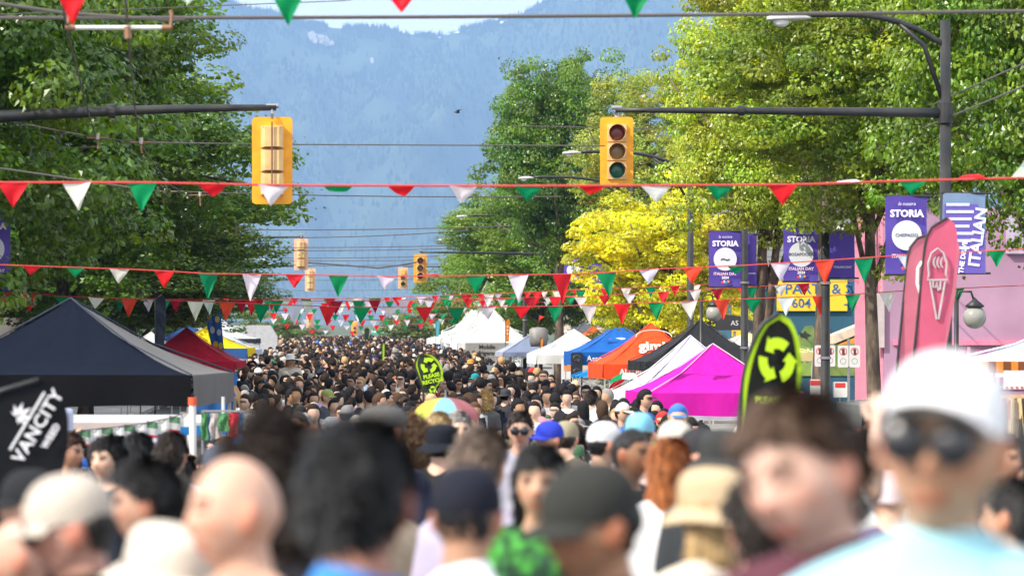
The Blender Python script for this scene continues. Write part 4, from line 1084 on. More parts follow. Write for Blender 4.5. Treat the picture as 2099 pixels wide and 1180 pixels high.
# refrigerated sale trailer sign and structure beneath the marquees
t = thing('banner_sign', 'grey banner reading Mobile Refrigerated Sale below the white canopy', 'sign', tuple(P(998, 722, 172)), 0)
b = MB(); b.box((-.95, 0, -.48), (.95, .03, .42)); b.build('sheet', mat('grey_sheet', (.30, .29, .27), .7), t)
for k, s_ in enumerate(("Mobile", "Refrigerated", "Sale")): text_child(t, s_, (0, -.012, .24 - .27*k), .26, (.05, .045, .04), bold=.006)
# steel vent stack / water tank right of the marquees
t = thing('steel_kettle', 'grey steel tank with an orange flag on top, right of the white marquees', 'tank', tuple(P(1104, 685, 160)), 0)
b = MB(); b.lathe([(0, .30), (.24, .28), (.38, .20), (.40, -.2), (.32, -.5), (0, -.5)], 18); b.build('tank', mat('zinc', (.22, .21, .20), .6, .2, var=.2), t, smooth=True)
b = MB(); b.add([(0, 0, .45), (.03, 0, .8), (.25, .02, .72), (.05, 0, .6)], [(0, 1, 2, 3)]); b.build('pennant', M_FLAG, t, color=ORG)
# white van / food truck at the left end
t = thing('food_truck', 'grey and white trader truck parked behind the left tents', 'truck', (XX(470, 190), 190, ground(190)))
b = MB(); b.prism([(-2.2, .5), (-2.2, 2.75), (2.0, 2.75), (2.35, 2.2), (2.35, .5)], -1.2, 1.2); b.build('body', mat('truck_paint', (.45, .46, .48), .4), t)
for x in (-1.4, 1.5):
    b = MB(); b.lathe([(0, -1.32), (.38, -1.32), (.38, -1.05), (0, -1.05)], 18, 'y', (x, 0, .38)); b.build('wheel', mat('tyre', (.02, .02, .02), .8), t)
b = MB(); b.box((-1.6, -1.23, 1.5), (.6, -1.205, 2.4)); b.build('serving_hatch', M_GLASS, t)

# ================================================================ FEATHER FLAGS
def feather(label, d, px_pole, y_top, y_bot, wpx, col, lean=0.0, edge=None, curve='R', name='feather_flag', group=None, tw=0, teardrop=False, wide=.62, apex=.5, thick=.006):
    g = ground(d); top = ZZ(y_top, d) - g; w = wpx*d/FX; s = 1 if curve == 'R' else -1
    bot = ZZ(y_bot, d) - g
    t = thing(name, label, 'feather flag', (XX(px_pole, d), d, g), R(tw), group)
    H = top - bot; n = 18
    def prof(f):      # x of the free edge and x of the pole at height fraction f
        if teardrop:
            pole_x = -w*.02 - w*.10*math.sin(PI*min(f, 1))**.5
            wd = w * (0.30 + .70*math.sin(min(1, f/wide)*PI/2)) if f < wide else w * math.sqrt(max(0, 1 - ((f-wide)/(1-wide))**2))
            px0 = 0 if f < wide else (w - w*math.sqrt(max(0, 1 - ((f-wide)/(1-wide))**2)))*apex
            return px0, px0 + wd
        q_ = max(0, (f - .84)/.16)
        x0 = 0 if f < .84 else w*.62*(1 - math.sqrt(max(0, 1 - q_*q_)))
        x1 = w*(.82 + .18*min(1, f/.6)) if f < .84 else w*(1 - .38*(1 - math.sqrt(max(0, 1 - q_*q_))))
        return x0, max(x1, x0 + .01)
    def f1(u, v, y0, k=1.0, b0=0, b1=1):
        x0, x1 = prof(v); m = (x0+x1)/2; hw = (x1-x0)/2*k
        z = bot + H*(b0 + (b1-b0)*v)
        return (s*(m - hw + 2*hw*u) + lean*(v)*H, y0 + .03*math.sin(v*7 + u*3)*w, z)
    b_ = MB(); b_.grid(lambda u, v: f1(u, v, 0), 6, 30); b_.build('cloth', M_FLAG, t, smooth=True, color=edge or col)
    if edge:
        b_ = MB(); b_.grid(lambda u, v: f1(u, v, -.006, .86 if not teardrop else .82, .02, .965), 6, 30); b_.build('inner_cloth', M_FLAG, t, smooth=True, color=col)
    pts = [(0, 0, 0), (0, 0, bot)]
    for k in range(1, n+1):
        f = k/n; x0, x1 = prof(f); pts.append((s*x0 + lean*f*H, 0, bot + H*f))
    b_ = MB(); b_.tube(pts, .014, 6); b_.build('pole', M_BLACK, t, smooth=True)
    b_ = MB(); b_.tube([(-.4, 0, .02), (.4, 0, .02)], .02, 6); b_.tube([(0, -.4, .02), (0, .4, .02)], .02, 6); b_.build('cross_base', M_BLACK, t)
    return t, bot, H, w, s
def recycle_mark(t, x, z, r, col, y=-.02, name='recycle_arrow', asp=1.0):
    for k in range(3):
        b_ = MB(); n = 7; a0 = 90 + 120*k
        ri, ro = r*.52, r*1.0
        ins = []; outs = []
        for i in range(n+1):
            a = R(a0 - 42 + 66*i/n)
            ins.append((x + ri*math.cos(a)*asp, z + ri*math.sin(a))); outs.append((x + ro*math.cos(a)*asp, z + ro*math.sin(a)))
        ae = R(a0 + 24); at = R(a0 + 56)
        head = [(x + r*1.18*math.cos(ae)*asp, z + r*1.18*math.sin(ae)), (x + r*.76*math.cos(at)*asp, z + r*.76*math.sin(at)), (x + r*.34*math.cos(ae)*asp, z + r*.34*math.sin(ae))]
        poly = outs + head + ins[::-1]
        b_.prism(poly, y-.003, y+.003); b_.build(name, M_INK, t, color=col)
LIME = (.42, .66, .02)
t, bo, H, w, s = feather('big blurred black recycle flag with a lime border on the right', 25, 1500, 642, 1000, 122, (.012, .013, .012), edge=LIME, teardrop=True, wide=.55, lean=.10)
recycle_mark(t, w*.53 + .10*H*.72, ZZ(738, 25) - ground(25), w*.38, LIME, y=-.05, asp=.80)
text_child(t, "PLEASE", (w*.45 + .10*H*.5, -.03, ZZ(818, 25) - ground(25)), w*.14, LIME, bold=.002)
t, bo, H, w, s = feather('black PLEASE RECYCLE teardrop flag with lime border above the umbrella', 52, 868, 724, 806, 54, (.045, .05, .045), edge=LIME, lean=-.30, teardrop=True)
lx = lambda f: -.30*f*H
recycle_mark(t, w*.52 + lx(.72), bo + H*.70, w*.30, LIME, y=-.03)
for k, s_ in enumerate(("PLEASE", "RECYCLE")): text_child(t, s_, (w*.50 + lx(.44 - .13*k), -.03, bo + H*(.44 - .13*k)), w*.20, LIME, rot=(R(90), R(-12), 0), bold=.003)
recycle_mark(t, w*.40 + lx(.12), bo + H*.10, w*.13, LIME, y=-.03)
feather('thin lime flag seen edge on in the middle of the crowd', 120, 783, 702, 752, 5, LIME, name='feather_flag')
feather('tiny black and lime flag at the far end beside the red signal', 270, 746, 671, 697, 12, (.03, .04, .03), edge=LIME, lean=.02)
t, bo, H, w, s = feather('black VANCITY WEED flag with a white leaf at the left edge', 21, -40, 778, 1200, 180, (.006, .007, .010), lean=.0, teardrop=True, wide=.78, apex=.66)
bo += (1200 - 1075)*21/FX; w_off = 12*21/FX
for s_, fx, fz, sz in (("VANCITY", .280, .530, .098), ("WEED", .350, .478, .050)):
    text_child(t, s_, (fx + w_off, -.03, bo + fz), sz, (.78, .78, .82), rot=(R(90), R(-59), 0), bold=.0015, xs=1.0, spacing=1.08)
b = MB(); b.box((-.18, -.004, -.006), (.18, .004, .006)); b.build('stripe', M_INK, t, loc=(.222 + w_off, -.03, bo + .560), rot=(0, R(-59), 0), color=(.78, .78, .82))
for k in range(7):
    a = R(-59 + 90 + (k-3)*38); L_ = (.045, .065, .080, .088, .080, .065, .045)[k]
    b = MB(); b.prism([(0, 0), (.18*L_, .1*L_*1.0), (.5*L_, .14*L_), (L_, 0), (.5*L_, -.14*L_), (.18*L_, -.1*L_)][::-1], -.003, .003)
    b.build('leaf_print', M_INK, t, loc=(.170 + w_off, -.03, bo + .585), rot=(0, -a, 0), color=(.78, .78, .82))
PK = (.68, .13, .22)
t, bo, H, w, s = feather('front pink feather flag with a grey ice cream cone outline', 42, 1866, 446, 800, 66, PK, lean=.10, group='pink ice cream flags')
cz_ = bo + H*.66; cx_ = w*.50 + .10*H*.62
ic = mat('grey_print', (.45, .40, .42), .7)
def outline(pts_, r=.012): 
    b_ = MB(); b_.tube([(x, -.03, z) for x, z in pts_], r, 5); return b_
sc = w/.38
outline([(cx_ - .10*sc, cz_ + .02), (cx_ - .11*sc, cz_ + .14), (cx_ - .07*sc, cz_ + .25), (cx_, cz_ + .30), (cx_ + .07*sc, cz_ + .25), (cx_ + .11*sc, cz_ + .14), (cx_ + .10*sc, cz_ + .02), (cx_ + .12*sc, cz_ - .04), (cx_ - .12*sc, cz_ - .04), (cx_ - .10*sc, cz_ + .02)]).build('scoop_print', ic, t)
outline([(cx_ - .09*sc, cz_ - .05), (cx_ - .01, cz_ - .46), (cx_ + .01, cz_ - .46), (cx_ + .09*sc, cz_ - .05)]).build('cone_print', ic, t)
outline([(cx_ - .05, cz_ - .05), (cx_ - .045, cz_ - .12), (cx_ - .02, cz_ - .12), (cx_ - .01, cz_ - .06), (cx_ + .01, cz_ - .15), (cx_ + .03, cz_ - .14), (cx_ + .035, cz_ - .05)]).build('drip_print', ic, t)
text_child(t, "(((", (cx_, -.03, cz_ + .16), .12, (.45, .40, .42), bold=.004)
t2_, bo, H, w, s = feather('rear pink feather flag half hidden behind the front one', 43.5, 1834, 470, 800, 110, (.72, .20, .27), group='pink ice cream flags', tw=8, lean=.10)
outline([(w*.30 + .07*H, bo + H*.80), (w*.22 + .07*H, bo + H*.76), (w*.24 + .06*H, bo + H*.66), (w*.30 + .06*H, bo + H*.60)], .02).build('swirl_print', M_WHITE, t2_)
feather('black feather flag rising behind the black canopy on the left', 70, 318, 604, 724, 22, (.015, .02, .035), name='feather_flag')
BLU = (.02, .07, .26)
for lb, px, yt, yb, wp, ln in (('left blue and yellow feather flag behind the crimson canopy', 440, 588, 735, 17, -.22), ('right blue and yellow feather flag behind the crimson canopy', 448, 600, 735, 16, -.13)):
    t, bo, H, w, s = feather(lb, 112, px, yt, yb, wp, BLU, lean=ln, group='blue and yellow feather flags')
    for k in range(4):
        f = .2 + .2*k
        b = MB(); b.prism([(w*.5 + ln*f*H + w*.3*math.cos(-2*PI*q/8), bo + H*f + w*.45*math.sin(-2*PI*q/8)) for q in range(8)], -.03, -.022); b.build('patch_print', M_INK, t, color=((.6, .45, .05), (.45, .5, .6))[k % 2])
t, bo, H, w, s = feather('orange feather flag with white writing before the white marquee', 170, 1036, 652, 700, 9, (.80, .25, .03), group='orange feather flags')
for k in range(3):
    b = MB(); b.box((w*.35, -.03, bo + H*(.3 + .15*k)), (w*.65, -.025, bo + H*(.38 + .15*k))); b.build('pale_print', M_INK, t, color=(.8, .75, .7))
feather('second orange feather flag before the blue grey canopy', 150, 1107, 692, 718, 6, (.80, .28, .05), group='orange feather flags')
t, bo, H, w, s = feather('white feather flag with a pink ring at the far left end', 190, 528, 666, 690, 13, (.74, .74, .76))
b = MB(); b.lathe([(.07, -.03), (.10, -.03)], 14, 'y', (w*.5, 0, bo + H*.6)); b.build('ring_print', M_INK, t, color=(.7, .2, .4))
feather('teal feather flag beside the left end of the white marquees', 215, 893, 655, 690, 8, (.08, .35, .40))

# ================================================================ UMBRELLAS
def umbrella(label, px, py_top, d, rad, colors, rise=.33, tilt=(0, 0), handle=1.0, group=None):
    c = P(px, py_top, d)
    t = thing('umbrella', label, 'umbrella', (c.x, c.y, c.z - rise), 0, group)
    t.rotation_euler = (R(tilt[0]), R(tilt[1]), R(20))
    n = len(colors)
    for k in range(n):
        a0, a1 = 2*PI*k/n, 2*PI*(k+1)/n
        def f(u, v, a0=a0, a1=a1):
            a = a0 + (a1-a0)*u; r_ = rad*math.sin(v*PI/2*.98)
            sag = 1 - .07*math.sin(PI*u)*v
            return (r_*sag*math.cos(a), r_*sag*math.sin(a), rise*math.cos(v*PI/2*.92))
        b_ = MB(); b_.grid(f, 6, 8); b_.build('panel', M_FLAG, t, smooth=True, color=colors[k])
        b_ = MB(); b_.tube([(0, 0, rise*.98), (rad*.55*math.cos(a0), rad*.55*math.sin(a0), rise*.72), (rad*.99*math.cos(a0), rad*.99*math.sin(a0), rise*.08)], .006, 5); b_.build('rib', M_STEEL, t)
    b_ = MB(); b_.tube([(0, 0, rise + .07), (0, 0, -handle*.6)], .009, 6); b_.build('shaft', M_STEEL, t)
    b_ = MB(); b_.tube([(0, 0, -handle*.6), (0, 0, -handle*.8)], .017, 8); b_.build('handle', M_BLACK, t)
umbrella('rainbow coloured umbrella open above the crowd in the centre', 913, 814, 36, .33, [(.42, .15, .18), (.25, .55, .70), (.75, .02, .02), (.80, .35, .02), (.55, .58, .10), (.28, .58, .72), (.50, .18, .20), (.42, .12, .16)], rise=.24)
umbrella('open grey umbrella in the middle of the crowd', 1003, 748, 100, .45, [(.20, .21, .21)]*8, rise=.24)
t_u = umbrella('red, white and green umbrella panels beside the orange tent', 1288, 766, 84, .45, [GRN, (.75, .75, .73), RED, (.75, .75, .73)]*2, rise=.34, tilt=(-25, 12))

# ================================================================ LEFT MARKET STALL
# garland of striped flags under the black canopy
t = thing('garland', 'sagging garland of green white red flags strung under the black canopy', 'garland', tuple(P(260, 880, 40)))
o0 = P(260, 880, 40)
gp = [(118, 892), (180, 880), (240, 874), (300, 866), (350, 856), (398, 838)]
b = MB(); b.tube([P(x, y, 40) - o0 for x, y in gp], .006, 5); b.build('cord', M_WIRE, t)
for k in range(12):
    px = 128 + k*23; py = float(np.interp(px, [g[0] for g in gp], [g[1] for g in gp]))
    p_ = P(px, py, 40) - o0; w = .057; 
    if k % 2 == 0:
        for q, cc in enumerate(((.10, .22, .12), (.5, .5, .5), (.5, .04, .05))):
            b = MB(); b.grid(lambda u, v, q=q: (-w + 2*w*u, .01*math.sin(u*6), -(q + v)*.068 - .03*(u-.5)*.5), 4, 2); b.build('flag_stripe', M_FLAG, t, loc=p_, color=cc)
    else:
        b = MB(); b.grid(lambda u, v: (-w + 2*w*u, .01*math.sin(u*6) + .01, -v*.15), 4, 2); b.build('white_flag', M_FLAG, t, loc=p_, color=(.72, .72, .70))
t = thing('stall_awning', 'white and blue awning behind the striped garland', 'awning', tuple(P(290, 850, 43)))
b = MB(); b.grid(lambda u, v: (-.95 + 1.9*u, -.6 + 1.2*v, -.07 + .06*v), 10, 4); b.build('roof_panel', M_CANOPY, t, color=(.45, .45, .45))
b = MB(); b.grid(lambda u, v: (-.95 + 1.9*u, -.61, -.07 - .07*v), 10, 2); b.build('valance', M_CANOPY, t, color=(.5, .42, .40))
b = MB(); b.grid(lambda u, v: (-.1 + 1.05*u, -.63, -.10 - .10*v), 10, 2); b.build('blue_valance', M_CANOPY, t, color=(.02, .16, .42))
for x in (-.9, .9):
    b = MB(); b.tube([(x, 0, .2), (x, 0, ground(43) - t.location.z)], .02, 6); b.build('leg', M_ALU, t)
t = thing('barrier_pole', 'white upright pole with a red top beside the black canopy', 'pole', (XX(401, 37), 37, ground(37)))
b = MB(); b.tube([(0, 0, 0), (-.03, 0, ZZ(828, 37) - ground(37))], .034, 12); b.build('post', M_WHITE, t)
b = MB(); b.tube([(-.03, 0, ZZ(830, 37) - ground(37)), (-.03, 0, ZZ(814, 37) - ground(37))], .042, 12); b.build('cap', mat('red_tape', (.75, .10, .04), .6), t)
t = thing('display_rack', 'rack hung with red, white and green bags and flags right of the white pole', 'rack', tuple(P(468, 842, 41)))
b = MB(); b.box((-.28, -.02, -.01), (.28, .02, .01)); b.tube([(-.27, 0, 0), (-.27, 0, ground(41) - t.location.z)], .015, 6); b.tube([(.27, 0, 0), (.27, 0, ground(41) - t.location.z)], .015, 6)
b.build('rail', M_STEEL, t)
rr = random.Random(3)
for k in range(11):
    w = rr.uniform(.03, .06); h = rr.uniform(.12, .42); x = -.25 + k*.05; y = rr.uniform(-.1, .05); cc = rr.choice([(.6, .03, .05), (.7, .7, .7), (.75, .75, .74), (.5, .05, .06), (.1, .3, .12), (.55, .5, .48), (.02, .15, .4)])
    b = MB(); b.grid(lambda u, v: (x - w + 2*w*u + .01*math.sin(v*9), y + .02*math.sin(u*7 + v*5), -h*v - .02), 4, 6); b.build('hanging_flag', M_FLAG, t, color=cc)
t = thing('bent_board', 'tan curved board leaning at the end of the crimson tent', 'board', tuple(P(490, 825, 60)))
b = MB(); b.prism([(-.10, .25), (-.04, .27), (.05, .10), (.09, -.12), (.08, -.28), (.0, -.26), (.01, -.10), (-.04, .08)], -.015, .015); b.build('board', mat('tan_board', (.62, .38, .20), .7), t)
t = thing('shade_cloth', 'blue tarpaulin side wall under the crimson tent', 'tarpaulin', tuple(P(462, 800, 100)))
b = MB(); b.grid(lambda u, v: (-.9 + 1.2*u, .03*math.sin(u*14), .45 - 1.0*v), 16, 4); b.build('sheet', M_CANOPY, t, color=(.03, .12, .35))
# right edge: clothes stall
t = thing('clothes_rail', 'wooden rail with tan and terracotta clothes at the right edge', 'clothes rail', tuple(P(2068, 812, 46)))
b = MB(); b.box((-.3, -.03, -.02), (1.2, .03, .02)); b.box((-.3, -.03, -.28), (1.2, .03, -.245)); b.tube([(-.28, 0, .3), (-.28, 0, ground(46) - t.location.z)], .03, 6); b.tube([(1.1, 0, .3), (1.1, 0, ground(46) - t.location.z)], .03, 6)
b.build('rail', mat('pine_wood', (.50, .34, .17), .7, var=.2, vscale=8), t)
for k in range(7):
    w = .07; h = rr.uniform(.35, .7); x = -.22 + k*.14; cc = [(.55, .40, .22), (.55, .22, .14), (.60, .45, .25), (.06, .06, .06), (.62, .30, .20), (.45, .36, .25), (.6, .5, .35)][k]
    b = MB(); b.grid(lambda u, v: (x - w*(1+v*.5) + 2*w*(1+v*.5)*u, .05*math.sin(u*9+k) - .05, -.02 - h*v), 8, 6); b.build('garment', M_CANOPY, t, color=cc)
t = thing('candy_stripe_awning', 'orange and brown striped awning edge at the right margin', 'awning', tuple(P(2045, 752, 47)))
for k in range(7):
    b = MB(); b.box((-.2 + k*.09, -.02, -.07), (-.2 + k*.09 + .085, .02, .07)); b.build('stripe', M_CANOPY, t, color=((.70, .25, .04), (.20, .07, .03))[k % 2])
t = thing('price_board', 'white board with small red print under the striped awning', 'sign', tuple(P(2085, 778, 46.5)))
b = MB(); b.box((-.16, -.01, -.11), (.25, .01, .11)); b.build('board', M_WHITE, t)
for k in range(5):
    b = MB(); b.box((-.14 + k*.06, -.016, -.10), (-.11 + k*.06, -.011, -.08)); b.build('red_print', M_INK, t, color=(.6, .04, .05))
# white poster and dark boards at the white tent
t = thing('white_poster', 'white poster with an orange print by the royal blue tent corner', 'poster', tuple(P(1163, 752, 128)))
b = MB(); b.box((-.20, -.01, -.40), (.20, .01, .28)); b.build('board', M_WHITE, t)
b = MB(); b.box((-.12, -.02, -.12), (.12, -.011, .1)); b.build('orange_print', M_INK, t, color=(.75, .25, .06))
for lb, px, d, w in (('dark speaker column left of the royal blue tent leg', 1184, 121.5, .22),):
    t = thing('speaker_column', lb, 'speaker', (XX(px, d), d + .5, ground(d)))
    b = MB(); b.prism([(x, z + 1.0) for x, z in rrect(w*1.6, 1.9, .04)], -.15, .15); b.build('cabinet', mat('black_cabinet', (.015, .018, .03), .6), t)
    b = MB()
    for k in range(4): b.lathe([(0, -.16), (.11, -.165), (.13, -.152)], 14, 'y', (0, 0, .5 + .42*k))
    b.build('driver', M_GLASS, t)
# ================================================================ PEOPLE
def sph_dirs(nu, nv):
    th = np.linspace(0, PI, nv + 1)[:, None]; ph = (np.arange(nu) * 2*PI/nu)[None]
    d = np.stack([np.sin(th)*np.cos(ph), np.sin(th)*np.sin(ph), np.cos(th)*np.ones_like(ph)], -1).reshape(-1, 3)
    i, j = np.meshgrid(np.arange(nv), np.arange(nu), indexing='ij')
    a = i*nu + j; b_ = i*nu + (j+1) % nu
    F = np.stack([a, a+nu, b_+nu, b_], -1).reshape(-1, 4)
    return d, F
def ss(x): x = np.clip(x, 0, 1); return x*x*(3-2*x)
def head_pts(n):
    x, y, z = n.T
    t = np.clip(-z, 0, 1); front = y < 0
    X = .078*x*(1 - .30*t**1.6); Z = .119*z
    Y = np.where(front, .092*y*(1 - .06*t), .102*y*(1 - .50*t))
    Y = np.where(front, np.maximum(Y, -.088 + .0*Y), Y)
    w = ss((-y - .15)/.5); G = lambda q, c, s: np.exp(-((q-c)/s)**2)
    ax = np.abs(X)
    nose = np.interp(Z, [-.046, -.036, -.028, .018, .03], [0, .018, .025, .005, 0]) * G(X, 0, .0125)
    disp = nose + .0045*G(X, 0, .024)*(G(Z, -.061, .006) + G(Z, -.073, .007)) - .003*G(X, 0, .022)*G(Z, -.067, .003)
    disp += .009*G(X, 0, .024)*G(Z, -.105, .017) + .004*G(ax, .046, .018)*G(Z, -.022, .02) + .0045*G(ax, .03, .02)*G(Z, .030, .008)
    disp -= .009*G(ax, .032, .015)*G(Z, .009, .011)
    disp -= .004*G(ax, .03, .03)*G(Z, -.085, .012)
    return np.stack([X, Y - disp*w, Z], 1)
HC = np.array([0, -.012, 1.634])     # head centre at 1.75 m height
def head_rot(yaw, pitch, roll=0):
    Mx = (Matrix.Rotation(R(yaw), 3, 'Z') @ Matrix.Rotation(R(pitch), 3, 'X') @ Matrix.Rotation(R(roll), 3, 'Y'))
    return np.array(Mx)
PIV = np.array([0, .02, 1.53])
def head_xf(P_, Mh): return (P_ + HC - PIV) @ Mh.T + PIV
def ellipsoid(c, r, nu=16, nv=10):
    d, F = sph_dirs(nu, nv); return d*np.array(r) + np.array(c), F
def capsule_np(p0, p1, r0, r1, n=12):
    p0, p1 = np.array(p0, float), np.array(p1, float); ax = p1 - p0; L = np.linalg.norm(ax); ax /= L
    u = np.cross(ax, [0.3, 0.9, 0.2]); u /= np.linalg.norm(u); w = np.cross(ax, u)
    rows = []
    for k in range(4): a = -PI/2 + k*PI/8; rows.append((p0 + ax*r0*math.sin(a), r0*math.cos(a)))
    rows.append((p0, r0)); rows.append(((p0+p1)/2, (r0+r1)/2*1.03)); rows.append((p1, r1))
    for k in range(1, 5): a = k*PI/8; rows.append((p1 + ax*r1*math.sin(a), r1*math.cos(a)))
    V = []
    for c, r in rows:
        for k in range(n):
            a = 2*PI*k/n; V.append(c + (u*math.cos(a) + w*math.sin(a))*max(r, 1e-4))
    F = [(i*n+k, i*n+(k+1) % n, (i+1)*n+(k+1) % n, (i+1)*n+k) for i in range(len(rows)-1) for k in range(n)]
    return np.array(V), np.array(F)
def loft_np(rings, n=24):
    """rings: (z, rx, ry, cy); closed ends; superellipse-like"""
    V = []
    rr_ = [(rings[0][0], 1e-3, 1e-3, rings[0][3])] + list(rings) + [(rings[-1][0], 1e-3, 1e-3, rings[-1][3])]
    for z, rx, ry, cy in rr_:
        for k in range(n):
            a = 2*PI*k/n; c, s = math.cos(a), math.sin(a)
            V.append((rx*math.copysign(abs(c)**.85, c), cy + ry*math.copysign(abs(s)**.85, s), z))
    F = [(i*n+k, i*n+(k+1) % n, (i+1)*n+(k+1) % n, (i+1)*n+k) for i in range(len(rr_)-1) for k in range(n)]
    return np.array(V), np.array(F)
TORSO = [(.84, .155, .105, .0), (.92, .168, .115, .0), (1.02, .155, .108, 0), (1.12, .145, .102, 0), (1.24, .158, .112, 0), (1.34, .172, .118, 0), (1.40, .170, .108, .005), (1.445, .125, .085, .01), (1.475, .07, .065, .015)]
SH = 1.405
POSES = {
 'down':  [((-.175, 0, SH), (-.225, .02, 1.14), (-.235, -.06, .90)), ((.175, 0, SH), (.225, .02, 1.14), (.235, -.06, .90))],
 'phone': [((-.175, 0, SH), (-.215, -.06, 1.14), (-.10, -.27, 1.24)), ((.175, 0, SH), (.215, -.02, 1.14), (.12, -.22, 1.10))],
 'raise': [((-.175, 0, SH), (-.30, -.10, 1.52), (-.22, -.20, 1.76)), ((.175, 0, SH), (.225, .02, 1.14), (.235, -.06, .90))],
 'chin':  [((-.175, 0, SH), (-.24, -.10, 1.18), (-.10, -.19, 1.42)), ((.175, 0, SH), (.225, .02, 1.14), (.10, -.19, 1.02))],
}
def hand_np(E, W, side):
    E, W = np.array(E), np.array(W); dr = W - E; dr /= np.linalg.norm(dr)
    palm_c = W + dr*.05
    u = np.cross(dr, [0, 0, 1.0]); 
    if np.linalg.norm(u) < .3: u = np.array([0, 1.0, 0])
    u /= np.linalg.norm(u); w = np.cross(dr, u)
    parts = []
    pal = capsule_np(W - dr*.01, W + dr*.065, .026, .034, 10)
    c = palm_c; Vp = pal[0] - c; Vp = Vp - np.outer(Vp @ w, w)*.5; parts.append((Vp + c, pal[1]))
    fing = []
    for k, (off, L_) in enumerate(((-.026, .058), (-.009, .072), (.009, .068), (.026, .052))):
        b0 = W + dr*.06 + u*off; m = b0 + dr*L_*.55 + w*.006*side + u*off*.15; e = m + dr*L_*.4 + w*.022*side
        fing.append(capsule_np(b0, m, .0095, .0088, 8)); fing.append(capsule_np(m, e, .0088, .0075, 8))
    b0 = W + dr*.015 - u*.028; m = b0 + dr*.03 - u*.022; e = m + dr*.03 - u*.004
    fing.append(capsule_np(b0, m, .012, .0105, 8)); fing.append(capsule_np(m, e, .0105, .009, 8))
    return parts, fing
def cat_np(parts):
    Vs, Fs, n = [], [], 0
    for V, F in parts:
        Vs.append(V); Fs.append(F + n); n += len(V)
    return np.concatenate(Vs), np.concatenate(Fs)
def temp_obj(V, F, voxel, smooth=4, fac=.5):
    me = np_mesh('tmp', V, F, [])
    o_ = bpy.data.objects.new('tmp', me); COL.objects.link(o_)
    m = o_.modifiers.new('r', 'REMESH'); m.mode = 'VOXEL'; m.voxel_size = voxel
    s_ = o_.modifiers.new('s', 'SMOOTH'); s_.iterations = smooth; s_.factor = fac
    return o_
JOBS = []      # (key, temp object, kind, extra)
TM = {}
def q_body(key, pose, Mh, voxel, fat=1.0, hd=(44, 34)):
    d, F = sph_dirs(*hd); H = head_pts(d)
    parts = [(head_xf(H, Mh), F)]
    for s in (-1, 1):
        e1 = ellipsoid((s*.078, .008, -.008), (.011, .019, .031), 12, 8)
        e2 = ellipsoid((s*.087, .014, .0), (.006, .018, .028), 12, 8)
        parts += [(head_xf(e1[0], Mh), e1[1]), (head_xf(e2[0], Mh), e2[1])]
    parts.append(capsule_np((0, .028, 1.42), tuple(head_xf(np.array([[0, .022, -.06]]), Mh)[0]), .062, .054))
    parts.append(loft_np([(z, rx*fat, ry*fat, cy) for z, rx, ry, cy in TORSO]))
    for s in (-1, 1): parts.append(capsule_np((s*.02, .03, 1.49), (s*.15, .01, 1.425), .045, .04))
    fing = []
    for k, (S, E, W) in enumerate(POSES[pose]):
        parts += [ellipsoid((S[0], S[1], S[2] - .005), (.058, .055, .055)), capsule_np(S, E, .05*fat, .038), capsule_np(E, W, .038, .026)]
        pm, fg = hand_np(E, W, -1 if k else 1); parts += pm; fing += fg
    for s in (-1, 1):
        parts += [capsule_np((s*.088, 0, .88), (s*.10, -.015, .50), .084*fat, .052), capsule_np((s*.10, -.015, .50), (s*.105, .02, .09), .052, .036), ellipsoid((s*.11, -.05, .045), (.042, .125, .04))]
    V, F = cat_np(parts)
    JOBS.append((key, temp_obj(V, F, voxel, 3, .5), 'body', (Mh, fing)))
def q_shirt(key, pose, voxel, long_=False, fat=1.0, infl=.014, hem=.86, neck=0.0):
    parts = [loft_np([(z, (rx + infl)*fat, (ry + infl)*fat, cy) for z, rx, ry, cy in TORSO if z >= hem - .03][:-1] + [(1.452, .118*fat + .006, .088*fat, .01), (1.478 + neck, .073, .069, .02)])]
    for S, E, W in POSES[pose]:
        parts.append(ellipsoid((S[0], S[1], S[2] - .003), (.068, .066, .064)))
        S_, E_ = np.array(S), np.array(E)
        if long_:
            parts += [capsule_np(S, E, .060, .050), capsule_np(E, W, .050, .040)]
        else:
            parts.append(capsule_np(S, tuple(S_ + (E_-S_)*.72), .062, .058))
    for s in (-1, 1): parts.append(capsule_np((s*.05, .03, 1.475), (s*.155, .01, 1.43), .048, .052))
    if neck > 0: parts.append(capsule_np((0, .02, 1.45), (0, .015, 1.492), .075, .070, 16))
    V, F = cat_np(parts); JOBS.append((key, temp_obj(V, F, voxel, 4, .5), 'cloth', None))
def q_trousers(key, voxel, skirt=False):
    parts = [loft_np([(.80, .172, .118, 0), (.88, .180, .124, 0), (.96, .176, .122, 0), (1.0, .165, .115, 0)])]
    if skirt: parts.append(loft_np([(.45, .25, .2, 0), (.7, .21, .16, 0), (.9, .18, .13, 0)]))
    else:
        for s in (-1, 1): parts += [capsule_np((s*.088, 0, .86), (s*.10, -.015, .50), .098, .068), capsule_np((s*.10, -.015, .50), (s*.105, .015, .12), .068, .055)]
    V, F = cat_np(parts); JOBS.append((key, temp_obj(V, F, voxel, 4, .5), 'cloth', None))
I3 = np.eye(3)
for p_ in POSES: q_body('body_' + p_, p_, I3, .0145, hd=(32, 26))
for p_ in POSES:
    q_shirt('tee_' + p_, p_, .019); q_shirt('long_' + p_, p_, .019, True)
q_trousers('trousers', .022); q_trousers('skirt', .022, True)

